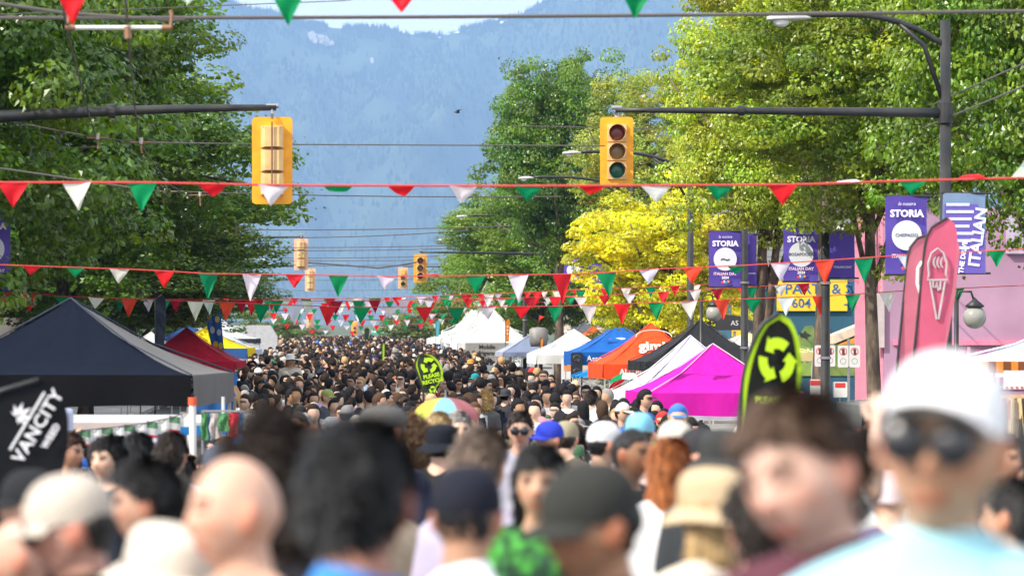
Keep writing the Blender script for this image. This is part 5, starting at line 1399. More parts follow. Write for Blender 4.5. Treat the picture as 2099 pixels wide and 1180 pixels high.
# the sharpest-cut figures near the lens get heads turned as in the photograph: (key, yaw, pitch, roll, pose)
HERO_HEADS = {'h_whitecap': (-16, -4, 4, 'down'), 'h_brown': (-24, 9, -12, 'down'), 'h_darkcap': (-52, 6, 2, 'down'), 'h_navycap': (140, 0, 0, 'down'),
              'h_black': (-150, 4, 0, 'down'), 'h_bald': (-62, -2, 0, 'chin'), 'h_beige': (-70, 8, 0, 'down'), 'h_cream': (58, 12, 0, 'chin')}
for k, (ya, pi_, ro, po) in HERO_HEADS.items():
    q_body(k, po, head_rot(ya*.35, pi_, ro), .0095)
    q_shirt(k + '_tee', po, .013, neck=.016)
# text objects wait in TEXTS; evaluate everything at once
dg = bpy.context.evaluated_depsgraph_get()
for key, to, kind, ex in JOBS:
    me = bpy.data.meshes.new_from_object(to.evaluated_get(dg))
    n = len(me.vertices); V = np.empty(n*3, np.float32); me.vertices.foreach_get('co', V); V = V.reshape(-1, 3).astype(float)
    if kind == 'body':
        Mh, fing = ex
        loc = (V - PIV) @ Mh + PIV - HC
        col = np.ones((n, 3)); x, y, z = loc.T; ax = np.abs(x)
        inhead = (np.abs(z) < .14) & (ax < .1) & (np.abs(y) < .14)
        fr = inhead & (y < -.03)
        lip = fr & (ax < .026) & (np.abs(z + .067) < .0115); col[lip] = (.90, .56, .52)
        brow = fr & (ax > .013) & (ax < .05) & (np.abs(z - .031) < .0075); col[brow] = (.16, .12, .10)
        eye = fr & (np.abs(ax - .032) < .015) & (np.abs(z - .009) < .0065); col[eye] = (.22, .17, .15)
        nos = fr & (ax < .018) & (np.abs(z + .03) < .015); col[nos] = (1.04, .82, .78)
        chk = fr & (np.abs(ax - .045) < .02) & (np.abs(z + .025) < .02); col[chk] = (1.02, .86, .82)
        ear = inhead & (ax > .076) & (np.abs(z + .008) < .04) & (np.abs(y - .012) < .03); col[ear] = (1.05, .74, .66)
        k = len(me.polygons); F = np.empty(k*4, np.int32)
        if len(me.loops) == k*4: me.loops.foreach_get('vertex_index', F); F = F.reshape(-1, 4)
        fV, fF = cat_np(fing)
        V2 = np.concatenate([V, fV]); F2 = np.concatenate([F, fF + n]); c2 = np.concatenate([col, np.ones((len(fV), 3))])
        TM[key] = np_mesh('body', V2, F2, M_SKIN, True, c2)
    else:
        me.polygons.foreach_set('use_smooth', [True]*len(me.polygons)); me.materials.clear(); me.materials.append(M_CLOTH); me.name = 'shirt'
        TM[key] = me
for key, to, kind, ex in JOBS:
    m_ = to.data; bpy.data.objects.remove(to); bpy.data.meshes.remove(m_)
tee_p = TM['tee_down'].copy(); tee_p.materials.clear(); tee_p.materials.append(M_PRINT); TM['print_down'] = tee_p

# hair and hats are built about the head centre
def hair_mesh(kind, seed, det=(36, 26), locks=True):
    d, F = sph_dirs(*det); r_ = np.random.default_rng(seed)
    H = head_pts(d); a = -d[:, 1]; z = d[:, 2]
    if kind == 'receding': zh = np.interp(a, [-1, -.42, -.22, .1, .5, 1], [-.72, -.45, .16, .14, .66, .74])
    elif kind in ('long', 'bob', 'pony', 'bun', 'curly'): zh = np.interp(a, [-1, -.2, .25, .6, 1], [-1.1, -.9, -.15, .40, .56])
    else: zh = np.interp(a, [-1, -.42, -.22, .12, .5, 1], [-.72, -.50, .16, .08, .42, .54])
    m = ss((z - zh)/.14)
    th = {'short': .013, 'buzz': .006, 'receding': .011, 'long': .013, 'bob': .017, 'pony': .012, 'bun': .012, 'curly': .036, 'quiff': .020}[kind]
    nz_ = (vnoise(d[:, 0]*7 + seed*3.1 + 40, d[:, 2]*5 + d[:, 1]*4 + 40, seed) - .5)
    nz2 = (vnoise(d[:, 0]*17 + seed*3.1 + 40, d[:, 2]*11 + d[:, 1]*14 + 40, seed + 3) - .5)
    t = th*(1 + 1.1*nz_ + .9*nz2)
    if kind == 'quiff': t = t + .03*ss((a*.5 + z - .75)/.4)
    if kind == 'curly': t = th*(1 + .5*nz_ + .8*nz2)*(0.8 + .3*z)
    V = H + d*(t*m - .013*(1-m))[:, None]
    if kind in ('long', 'bob', 'curly'):
        L_ = {'long': .26, 'bob': .10, 'curly': .07}[kind]
        low = ss((-z + .1)/.6)*m*ss((d[:, 1] + .55)/.5)
        V[:, 2] -= L_*low*(1 + .25*nz_); V[:, 0] *= 1 + .28*low; V[:, 1] += .012*low
    parts = [(V, F)]
    if kind == 'bun': parts.append(ellipsoid((0, .05, .125), (.042, .042, .038), 14, 10))
    if kind == 'pony': parts += [capsule_np((0, .10, .04), (0, .15, -.02), .026, .034), capsule_np((0, .15, -.02), (0.01, .13, -.22), .034, .012)]
    # locks standing off the shell
    nl = {'buzz': 500, 'curly': 2600}.get(kind, 1500)
    cand = np.where(m > .6)[0]; ci_ = r_.choice(cand, nl)
    w3 = np.cross(d[ci_], [0, 0, 1.0]); w3 /= np.linalg.norm(w3, axis=1)[:, None] + 1e-6
    dn = np.cross(w3, d[ci_]); dn = -dn * np.sign(dn[:, 2:3] + 1e-9)
    fl_ = dn + w3*r_.normal(0, .45, (nl, 1)) + np.array([0, .35, 0]); fl_ /= np.linalg.norm(fl_, axis=1)[:, None]
    if kind == 'curly': fl_ = r_.normal(size=(nl, 3)); fl_ /= np.linalg.norm(fl_, axis=1)[:, None]
    L_ = {'buzz': .006, 'short': .030, 'receding': .022, 'quiff': .038}.get(kind, .045) * r_.uniform(.5, 1.2, (nl, 1))
    b0 = V[ci_] + r_.normal(0, .004, (nl, 3)) + d[ci_]*.001
    lift = d[ci_] * ({'buzz': .002, 'curly': .014}.get(kind, .008) * r_.uniform(.2, 1.3, (nl, 1)))
    sd = np.cross(fl_, d[ci_]); sd /= np.linalg.norm(sd, axis=1)[:, None] + 1e-6
    ww = .0035*sd
    Lk = np.stack([b0 - ww, b0 + ww, b0 + fl_*L_*.55 + lift*1.2 + ww*.8, b0 + fl_*L_ + lift*.8], 1).reshape(-1, 3)
    if locks: parts.append((Lk, np.arange(nl*4).reshape(-1, 4)))
    V, F = cat_np(parts)
    return np_mesh('hair', V, F, M_CURL if kind == 'curly' else M_HAIR)
HAIR = {k: [hair_mesh(k, s) for s in range(2)] for k in ('short', 'buzz', 'receding', 'long', 'bob', 'pony', 'bun', 'curly', 'quiff')}
HAIR_PLAIN = {k: [hair_mesh(k, 0, locks=False)] for k in HAIR}
def hat_meshes():
    out = {}
    n = 28
    def dome(rx, ry, rz, zc, top=.92, squash=1.0, bottom=-.15):
        b_ = MB(); prof = []
        for k in range(9):
            a = PI/2*(1 - k/8); prof.append((math.cos(a), math.sin(a)))
        vs_ = []
        for c, s in prof:
            for k in range(n):
                a = 2*PI*k/n; vs_.append((rx*c**.8*math.cos(a), ry*c**.8*math.sin(a) + .004, zc + rz*s**top))
        for k in range(n):
            a = 2*PI*k/n; vs_.append((rx*.985*math.cos(a), ry*.985*math.sin(a) + .004, zc + bottom*rz))
        m = len(prof) + 1
        fs = [(i*n+k, (i+1)*n+k, (i+1)*n+(k+1) % n, i*n+(k+1) % n) for i in range(m-1) for k in range(n)]
        fs.append(tuple(range(n)))
        b_.add(vs_, fs); return b_
    def visor(l=.075, w=.082, droop=.35, zc=.035, y0=-.085):
        b_ = MB(); nu = 14
        vs_ = []
        for j in range(4):
            v = j/3
            for i in range(nu+1):
                u = -1 + 2*i/nu; x = u*w; y = y0 + .045*(1 - math.sqrt(max(0, 1-u*u*.98))) - l*v*math.sqrt(max(0, 1-u*u*.92)) 
                vs_.append((x, y, zc - droop*(u*u*.035) - v*l*.22))
        f1 = [(j*(nu+1)+i, j*(nu+1)+i+1, (j+1)*(nu+1)+i+1, (j+1)*(nu+1)+i) for j in range(3) for i in range(nu)]
        N_ = len(vs_); vs2 = vs_ + [(x, y, z - .004) for x, y, z in vs_]
        fs = f1 + [tuple(q + N_ for q in f[::-1]) for f in f1]
        b_.add(vs2, fs); return b_
    def ring(r0x, r0y, w, drop, zc):
        b_ = MB(); vs_ = []
        for j in range(4):
            v = j/3
            for k in range(n):
                a = 2*PI*k/n; vs_.append(((r0x + w*v)*math.cos(a), (r0y + w*v)*math.sin(a) + .004, zc - drop*v + .008*math.sin(a*3)*v))
        f1 = [(j*n+k, j*n+(k+1) % n, (j+1)*n+(k+1) % n, (j+1)*n+k) for j in range(3) for k in range(n)]
        N_ = len(vs_); b_.add(vs_ + [(x, y, z-.004) for x, y, z in vs_], f1 + [tuple(q+N_ for q in f[::-1]) for f in f1]); return b_
    out['cap'] = (dome(.087, .106, .098, .035).mesh('hat', M_FELT, True), visor().mesh('brim', M_FELT, True))
    out['bucket'] = (dome(.090, .108, .10, .030, top=.45).mesh('hat', M_FELT, True), ring(.088, .106, .052, .045, .022).mesh('brim', M_FELT, True))
    out['sunhat'] = (dome(.090, .108, .105, .035, top=.5).mesh('hat', M_FELT, True), ring(.088, .106, .11, .012, .035).mesh('brim', M_FELT, True))
    out['beanie'] = (dome(.090, .108, .108, .02, bottom=-.3).mesh('hat', M_FELT, True), None)
    out['flatcap'] = (dome(.100, .125, .072, .045, top=.8).mesh('hat', M_FELT, True), visor(.05, .07, .5, .035, -.105).mesh('brim', M_FELT, True))
    return out
HATS = hat_meshes()
b = MB()
for s in (-1, 1):
    b.lathe([(0, -.100), (.026, -.099), (.031, -.094), (.028, -.088), (0, -.088)], 14, 'y', (s*.034, -.012, .006))
    b.box((s*.066 - .003, -.10, .008), (s*.066 + .003, .02, .014))
b.box((-.012, -.108, .010), (.012, -.102, .016))
GLASSES = b.mesh('sunglasses', M_GLASSES, True)
SHOE = MB().sphere((0, -.04, .045), (.05, .14, .05), 12, 8).mesh('shoe', M_CLOTH, True)

def person(label, d, px=None, X=None, yaw=0, pose='down', H=1.72, skin=(.45, .27, .18), hair='short', hc=(.015, .012, .01), hat=None, hatc=(.02, .02, .02), brimc=None,
           top='tee', tc=(.02, .02, .025), bc=(.03, .035, .06), glasses=False, y_top=None, tmpl=None, hs=1.0, skirt=False, group='festival crowd on the street', wid=1.0, sleeve=None, hat_tilt=0):
    """yaw 0 faces the camera, positive turns the person to their left (photo right)"""
    g = ground(d)
    X_ = XX(px, d) if X is None else X
    if y_top is not None: H = (ZZ(y_top, d) - g) - (.03 if hat else .012)
    k = H/1.753
    t = thing('person', label, 'person', (X_, d, g), R(yaw), group)
    t.scale = (k*wid, k*wid, k)
    if tmpl: Mh = head_rot(HERO_HEADS[tmpl][0]*.35, HERO_HEADS[tmpl][1], HERO_HEADS[tmpl][2]); bm_, sm_ = TM[tmpl], TM[tmpl + '_tee']
    else: Mh = I3; bm_ = TM['body_' + pose]; sm_ = TM[top + '_' + pose]
    inst('body', bm_, t, color=skin)
    inst('shirt', sm_, t, color=tc)
    inst('skirt' if skirt else 'trousers', TM['skirt' if skirt else 'trousers'], t, color=bc)
    M4 = Matrix(Mh.tolist()).to_4x4(); c = head_xf(np.zeros((1, 3)), Mh)[0]
    M4.translation = Vector(c)
    if hair:
        o_ = inst('hair', random.choice((HAIR_PLAIN if hat else HAIR)[hair]), t, color=hc); o_.matrix_local = M4 @ Matrix.Diagonal((hs, hs, hs if hs <= 1 else hs, 1))
        if hat: o_.matrix_local = M4 @ Matrix.Diagonal((.95, .96, .90, 1))
    if hat:
        dm, br = HATS[hat]
        o_ = inst('hat', dm, t, color=hatc); o_.matrix_local = M4 @ Matrix.Rotation(R(hat_tilt), 4, 'X')
        if br: inst('brim', br, o_, color=brimc or hatc)
    if glasses:
        o_ = inst('sunglasses', GLASSES, t); o_.matrix_local = M4
    if d < 60:
        for s in (-1, 1): inst('shoe', SHOE, t, loc=(s*.11, -.01, 0), color=(.5, .5, .5) if random.random() < .4 else (.03, .03, .03))
    return t
LT, MD, BR, DK = (.66, .42, .31), (.56, .34, .23), (.40, .22, .13), (.18, .095, .06)
BLK, DBR, BRN, BLD, GRY, RDH = (.010, .009, .010), (.024, .015, .011), (.07, .038, .021), (.42, .28, .13), (.32, .30, .28), (.30, .10, .03)
GC = 'people close to the camera'
person('man in a bright white cap, sunglasses and a pale aqua polo shirt on the right', 5.6, 1925, yaw=-14, tmpl='h_whitecap', y_top=703, skin=(.52, .31, .20), hair='short', hc=BLK, hat='cap', hatc=(.80, .80, .82), tc=(.32, .60, .68), glasses=True, group=GC, bc=(.1, .1, .12), hat_tilt=-15)
person('laughing brown-haired man with pale face looking down left, beside the white-capped man', 6.2, 1692, yaw=-34, tmpl='h_brown', y_top=800, skin=(.60, .37, .29), hair='short', hc=(.09, .05, .03), tc=(.10, .035, .05), group=GC, wid=1.04)
person('person in a dark charcoal cap with sunlit cheek, lower centre right', 7.3, 1235, yaw=-46, tmpl='h_darkcap', y_top=922, skin=(.42, .22, .13), hair='short', hc=BLK, hat='cap', hatc=(.035, .036, .033), tc=(.04, .04, .04), group=GC, hat_tilt=4)
person('person in a navy cap with grey brim seen from behind, white tee, lower centre', 8.8, 968, yaw=118, tmpl='h_navycap', y_top=938, skin=(.40, .22, .14), hair='buzz', hc=BLK, hat='cap', hatc=(.014, .016, .026), brimc=(.42, .40, .50), tc=(.78, .78, .82), group=GC)
person('large black-haired head seen from behind in a royal blue shirt, lower left of centre', 6.3, 705, yaw=-140, tmpl='h_black', y_top=868, skin=(.42, .20, .14), hair='short', hc=(.010, .010, .011), tc=(.05, .21, .55), group=GC, hs=1.0, wid=1.06)
person('bald man with a broad sunlit head and hand at his chin, lower left', 7.6, 490, yaw=-50, tmpl='h_bald', y_top=925, skin=(.60, .36, .26), hair=None, tc=(.48, .30, .22), group=GC)
person('man in a beige cap and sunglasses turned left, lower left corner', 8.3, 168, yaw=-58, tmpl='h_beige', y_top=948, skin=(.50, .27, .21), hair='short', hc=BLK, hat='cap', hatc=(.50, .44, .38), tc=(.03, .025, .02), glasses=True, group=GC)
person('person in a cream bucket hat at the bottom edge left of the bald man', 7.9, 315, yaw=52, tmpl='h_cream', y_top=1043, skin=(.50, .30, .22), hair='bob', hc=BRN, hat='bucket', hatc=(.66, .60, .52), tc=(.60, .50, .40), group=GC)
person('person in a black cap looking left with brown ponytail at the left margin', 12, 68, yaw=-80, y_top=948, skin=LT, hair='pony', hc=BRN, hat='cap', hatc=(.02, .022, .025), tc=(.05, .03, .03), group=GC)
person('bare-headed man with a shaved scalp low in the left corner', 9.5, 45, yaw=-90, y_top=1052, skin=(.52, .30, .22), hair=None, tc=(.06, .03, .03), group=GC)
person('black-haired man facing left between the beige cap and the bald man', 11, 300, yaw=-85, y_top=950, skin=(.48, .28, .20), hair='short', hc=BLK, tc=(.03, .03, .05), group=GC, hs=1.06)
person('person in a dark olive cap behind the black-haired man on the left', 12.5, 352, yaw=-150, y_top=955, skin=MD, hair='short', hc=BLK, hat='cap', hatc=(.05, .048, .04), tc=(.04, .04, .05), group=GC)
person('dark brown mop of hair just behind the bald man, left of the black-haired head', 8.2, 560, yaw=170, y_top=876, skin=MD, hair='curly', hc=(.03, .02, .016), tc=(.02, .02, .025), group=GC, hs=.92)
person('grey-haired person behind the navy cap in a lilac shirt', 13, 985, yaw=150, y_top=885, skin=LT, hair='short', hc=(.17, .12, .09), tc=(.42, .38, .50), group=GC, hs=1.05)
person('tall man in a grey flat cap and dark navy shirt walking away in the centre', 18, 782, yaw=150, y_top=815, skin=MD, hair='short', hc=BLK, hat='flatcap', hatc=(.10, .095, .09), tc=(.018, .022, .045), group=GC)
person('black-haired woman in a green tropical print shirt, centre', 12.5, 1108, yaw=-12, y_top=915, skin=(.55, .33, .22), hair='long', hc=BLK, top='print', tc=(.02, .05, .03), bc=(.4, .4, .4), group=GC, pose='down')
person('man with dark glasses, dark hair and white collar facing the camera, centre right', 32, 1067, yaw=-6, y_top=846, skin=(.50, .30, .22), hair='short', hc=DBR, tc=(.45, .45, .55), glasses=True, group=GC)
person('long copper red-haired woman from behind in a white top, right of centre', 16, 1372, yaw=168, y_top=900, skin=LT, hair='long', hc=(.36, .115, .03), tc=(.72, .72, .74), group=GC, hs=.98)
person('person in a sand coloured sunhat and cream top right of the red-haired woman', 10, 1462, yaw=-150, y_top=940, skin=LT, hair='bob', hc=BLD, hat='bucket', hatc=(.50, .38, .24), tc=(.66, .58, .48), group=GC)
person('person in a periwinkle blue shirt at the bottom right of centre', 9.0, 1560, yaw=-160, y_top=985, skin=MD, hair='short', hc=DBR, tc=(.24, .28, .55), group=GC)
person('person with a dark charcoal hat in front of the magenta canopy, right', 15, 1478, yaw=160, y_top=868, skin=MD, hair='short', hc=BLK, hat='bucket', hatc=(.04, .042, .042), tc=(.04, .045, .05), group=GC)
person('person in a dark cap beside the pale woven hat under the magenta canopy', 17, 1440, yaw=-110, y_top=868, skin=LT, hair='short', hc=DBR, hat='cap', hatc=(.035, .035, .04), tc=(.3, .2, .25), group=GC)
person('person wearing a pale woven hat before the magenta canopy', 20, 1386, yaw=-165, y_top=852, skin=LT, hair='short', hc=GRY, hat='beanie', hatc=(.50, .46, .40), tc=(.4, .3, .28), group=GC)
person('person in a sky blue cap below the lavender canopy edge', 26, 1311, yaw=165, y_top=840, skin=LT, hair='short', hc=BRN, hat='cap', hatc=(.20, .48, .65), tc=(.30, .20, .18), group=GC)
person('person in a white and royal blue cap near the centre right', 24, 1236, yaw=120, y_top=858, skin=MD, hair='short', hc=BLK, hat='cap', hatc=(.62, .62, .64), brimc=(.02, .10, .50), tc=(.03, .03, .05), group=GC)
person('shaven-headed man with dark skin looking right, behind the charcoal cap', 19, 1292, yaw=55, y_top=876, skin=(.28, .14, .08), hair='buzz', hc=BLK, tc=(.02, .02, .02), group=GC)
person('young man with long black fringe facing left under the striped garland', 22, 221, yaw=-35, y_top=896, skin=(.62, .42, .32), hair='bob', hc=BLK, tc=(.03, .035, .05), group=GC, hs=.98)
person('person in a pale grey blue tee with black hair left of the chequered cap', 23, 284, yaw=-175, y_top=888, skin=LT, hair='short', hc=BLK, tc=(.42, .46, .58), group=GC)
person('person in a chequered white cap under the striped garland', 26, 316, yaw=-110, y_top=893, skin=LT, hair='short', hc=BRN, hat='cap', hatc=(.45, .48, .60), tc=(.25, .28, .36), group=GC)
person('dark-haired man in a pale blue shirt seen from behind, left of the white pole', 22, 350, yaw=165, y_top=888, skin=LT, hair='short', hc=DBR, tc=(.36, .42, .56), group=GC)
person('man with a grey cap with red badge right of the white pole', 20, 448, yaw=170, y_top=903, skin=MD, hair='short', hc=BLK, hat='cap', hatc=(.07, .08, .11), tc=(.04, .05, .08), group=GC)
person('balding man in a bright orange tee with dark glasses left of centre', 41, 614, yaw=-50, y_top=842, skin=(.52, .29, .19), hair='buzz', hc=(.06, .05, .04), tc=(.75, .16, .01), glasses=True, group=GC)
person('brown-haired man in profile under the black canopy beside the leaf flag', 27, 138, yaw=70, y_top=888, skin=(.46, .25, .16), hair='short', hc=(.08, .04, .025), tc=(.03, .03, .04), group=GC)
person('person in a dark grey shirt at the right margin under the clothes rail', 12, 2075, yaw=-120, y_top=985, skin=MD, hair='short', hc=(.05, .05, .05), tc=(.02, .12, .26), group=GC)
person('person with a woven pale bonnet behind the white-capped man ear, pink white', 16, 1822, yaw=-170, y_top=955, skin=LT, hair=None, hat='beanie', hatc=(.66, .58, .64), tc=(.12, .10, .18), group=GC)
person('dark-haired woman in a grey cap behind the brown-haired man forehead', 13, 1585, yaw=170, y_top=790+85, skin=LT, hair='long', hc=DBR, hat='cap', hatc=(.16, .18, .22), tc=(.06, .07, .10), group=GC)
for lb, px, d, yt, kw in (
   ('person in a royal blue baseball cap left of the khaki cap, centre right', 1128, 30, 858, dict(hat='cap', hatc=(.03, .05, .45), hair='short', hc=BRN, yaw=-60, tc=(.2, .2, .22))),
   ('person in a khaki cap right of the royal blue cap', 1160, 31, 858, dict(hat='cap', hatc=(.30, .26, .17), hair='short', hc=DBR, yaw=160, tc=(.12, .10, .08))),
   ('curly brown-haired person in front of the rainbow umbrella', 845, 26, 868, dict(hair='curly', hc=(.14, .08, .045), yaw=170, tc=(.10, .12, .2), hs=.95)),
   ('blonde person under the left half of the rainbow umbrella', 898, 30, 848, dict(hair='short', hc=(.5, .36, .18), yaw=-170, tc=(.04, .04, .05))),
   ('person in a black sun hat before the rainbow umbrella', 905, 24, 862, dict(hair='short', hc=BLK, hat='bucket', hatc=(.012, .014, .02), yaw=150, tc=(.02, .02, .02))),
   ('clean-shaven man facing the camera under the right half of the rainbow umbrella', 940, 33, 846, dict(hair='short', hc=GRY, yaw=10, tc=(.05, .06, .1))),
   ('person in an olive green cap in the crowd left of the recycle teardrop', 670, 62, 795, dict(hair='short', hc=BRN, hat='cap', hatc=(.26, .30, .10), yaw=60, tc=(.05, .06, .08))),
   ('person in a white sun hat in the left crowd', 595, 95, 724, dict(hair='bob', hc=BLD, hat='sunhat', hatc=(.74, .74, .72), yaw=10, tc=(.6, .55, .5))),
   ('blonde curly-haired woman in the right crowd', 995, 62, 806, dict(hair='curly', hc=(.50, .34, .14), yaw=175, tc=(.1, .1, .1))),
   ('person in a wide dark hat in the right crowd', 1036, 66, 795, dict(hair='short', hc=BLK, hat='sunhat', hatc=(.05, .05, .055), yaw=150, tc=(.04, .04, .05))),
   ('person in a teal cap and pink shirt right of the teardrop flag', 975, 88, 763, dict(hair='short', hc=DBR, hat='cap', hatc=(.02, .25, .28), yaw=-70, tc=(.45, .12, .22))),
   ('person in an orange straw hat right of the teardrop flag', 965, 112, 735, dict(hair='bob', hc=DBR, hat='sunhat', hatc=(.65, .28, .06), yaw=160, tc=(.1, .1, .12))),
   ('bearded man with a white tee and black straps beside the orange canopy leg', 1212, 60, 800, dict(hair='short', hc=DBR, yaw=165, tc=(.72, .72, .74)))):
    person(lb, d, px, y_top=yt, skin=random.choice((LT, LT, MD)), **kw)

# ---- the rest of the crowd: the 300 that show largest are people of their own, those behind are one mass
HAIRS = [('short black hair', 'short', BLK), ('short dark brown hair', 'short', DBR), ('short brown hair', 'short', BRN), ('cropped black hair', 'buzz', BLK), ('long black hair', 'long', BLK), ('long dark hair', 'long', DBR),
         ('long brown hair', 'long', BRN), ('long blonde hair', 'long', BLD), ('a black bob', 'bob', BLK), ('a brown bob', 'bob', BRN), ('a brown ponytail', 'pony', BRN), ('a black ponytail', 'pony', BLK), ('a dark bun', 'bun', BLK),
         ('curly black hair', 'curly', BLK), ('curly brown hair', 'curly', BRN), ('receding grey hair', 'receding', GRY), ('short grey hair', 'short', GRY), ('swept-up dark hair', 'quiff', DBR), ('short fair hair', 'short', BLD), ('a shaved head', None, BLK), ('long auburn hair', 'long', RDH)]
HW = [12, 8, 3, 3, 9, 6, 3, 1.5, 4, 1.5, 1.5, 3, 2, 1.2, .5, 1, 1.2, 3, .6, .8, .6]
HATL = [('a black cap', 'cap', (.015, .015, .018)), ('a white cap', 'cap', (.68, .68, .66)), ('a beige cap', 'cap', (.48, .40, .30)), ('a navy cap', 'cap', (.02, .03, .08)), ('a grey cap', 'cap', (.2, .2, .21)), ('a red cap', 'cap', (.55, .03, .03)),
        ('a blue cap', 'cap', (.05, .15, .45)), ('a cream bucket hat', 'bucket', (.6, .53, .42)), ('a black bucket hat', 'bucket', (.02, .02, .022)), ('a straw sunhat', 'sunhat', (.55, .42, .24)), ('a green cap', 'cap', (.06, .14, .07)), ('an olive bucket hat', 'bucket', (.16, .16, .08))]
HATW = [11, 4, 2.2, 5, 4, 1, 2, 1.2, 3, 1, 1, 1]
TOPS = [('black top', (.014, .014, .016)), ('white tee', (.70, .70, .69)), ('dark navy shirt', (.015, .022, .06)), ('grey tee', (.22, .22, .23)), ('charcoal shirt', (.05, .05, .055)), ('pale blue shirt', (.35, .45, .62)), ('beige top', (.50, .40, .29)),
        ('red top', (.50, .03, .03)), ('olive shirt', (.12, .13, .06)), ('pink top', (.60, .28, .32)), ('blue shirt', (.05, .14, .40)), ('green tee', (.04, .18, .08)), ('brown shirt', (.13, .075, .045)), ('orange tee', (.65, .18, .03)), ('lilac top', (.40, .32, .55)), ('yellow top', (.65, .48, .06))]
TW = [14, 10, 6, 4, 7, 2.5, 3, 1.4, 2, 1.6, 2, 1, 1.5, .6, 1, .5]
ZONES = [(300, 'before the black canopy'), (520, 'right of the white pole'), (640, 'below the crimson canopy'), (760, 'left of the flat-capped man'), (860, 'by the teardrop flag'), (1000, 'by the rainbow umbrella'),
         (1130, 'right of the umbrella'), (1240, 'below the royal blue canopy'), (1330, 'by the orange canopy'), (1540, 'near the magenta canopy'), (1800, 'near the big recycle flag'), (9999, 'by the clothes rail')]
used = set()
def street_ok(X, d):
    px = VX + X*FX/d
    if px < -60 or px > 2160 or (d < 27 and px < 480): return False
    if d < 40: return X > -3.6
    if d < 56: lo = -1.1
    elif d < 104: lo = -1.3 - (d-56)*.027
    elif d < 225: lo = -3.0
    else: lo = -6.2
    if 104 < d < 110 or 128 < d < 150: lo = -2.75
    hi = 9.0 if d < 34 else 9.0 - (d-34)*.25 if d < 51 else 4.8 if d < 90 else 5.2 if d < 160 else 4.9 if d < 235 else 9.0
    return lo < X < hi
taken = [(o_.location.x, o_.location.y) for o_ in COL.objects if o_.type == 'EMPTY' and o_.name.startswith('person')]
grid_pts = []
y = 10.5
rr = random.Random(11)
while y < 330:
    step = .70 if y < 60 else .72 if y < 150 else .82
    x = -8 + rr.random()*step
    while x < 11:
        X_ = x + rr.uniform(-.17, .17)*step/.62; Y_ = y + rr.uniform(-.25, .25)
        if street_ok(X_, Y_) and rr.random() < .90: grid_pts.append((X_, Y_))
        x += step
    y += step*(.95 if y < 60 else 1.1)
hero_px = [(VX + x_*FX/y_, y_) for x_, y_ in taken]
pts = []
for X_, Y_ in grid_pts:
    if any((X_-a)**2 + (Y_-c)**2 < .42**2 for a, c in taken): continue
    px = VX + X_*FX/Y_
    # leave sight lines to the singled-out people free
    if any(Y_ < hd - 1 and hd < 70 and abs(px - hp) < .17*FX/hd*.5 + .20*FX/Y_*.5*(.9 if Y_ < hd*.55 else .6) for hp, hd in hero_px): continue
    pts.append((X_, Y_))
# thin out the nearest rows, where the photograph shows only blurred heads low in the frame
pts = [p_ for p_ in pts if not (p_[1] < 13 and rr.random() < .55)]
pts.sort(key=lambda p_: p_[1])
n_ind = 300 - 50
near, far_ = pts[:n_ind], pts[n_ind:]
for X_, d in near:
    px = VX + X_*FX/d
    zone = next(z for q, z in ZONES if px < q)
    for att in range(60):
        hr = rr.choices(HAIRS, HW)[0]; ht = rr.choices(HATL, HATW)[0] if rr.random() < .23 and hr[1] not in ('curly', 'bun', 'quiff') else None
        tp_ = rr.choices(TOPS, TW)[0]; toward = rr.random() < .5
        gl = toward and rr.random() < .4
        yaw = rr.gauss(0, 32) if toward else 180 + rr.gauss(0, 35)
        fc = 'front view' if toward and abs(yaw) < 40 else 'side view' if 55 < abs(((yaw + 180) % 360) - 180) < 125 else 'back view' if not toward else 'half turned'
        lab = f"{'person in ' + ht[0] if ht else 'person with ' + hr[0]}, {tp_[0]}, {fc}, {'sunglasses, ' if gl else ''}{zone}"
        if lab not in used: break
    used.add(lab)
    pose = rr.choices(['down', 'phone', 'raise', 'chin'], [10, 3, .9, 1])[0]
    sk = rr.choices([LT, MD, BR, DK, (.60, .40, .31)], [6, 6, 3, 1.2, 3])[0]
    fem = hr[1] in ('long', 'bob', 'pony', 'bun')
    person(lab, d, X=X_, yaw=yaw, pose=pose, H=rr.gauss(1.62 if fem else 1.74, .075) - (.05 if d < 13 else 0), skin=sk, hair=hr[1], hc=(lambda k_: tuple(q*k_ for q in hr[2]))(rr.uniform(.8, 1.3)), hat=ht[1] if ht else None, hatc=ht[2] if ht else (0, 0, 0),
           top='long' if rr.random() < .25 else 'tee', tc=(lambda k_: tuple(q*k_ for q in tp_[1]))(rr.uniform(.85, 1.15)), bc=rr.choice([(.03, .04, .08), (.02, .02, .02), (.10, .13, .2), (.3, .27, .2), (.12, .1, .08)]), glasses=gl, skirt=fem and rr.random() < .3, wid=rr.uniform(.94, 1.06) * (.95 if fem else 1))

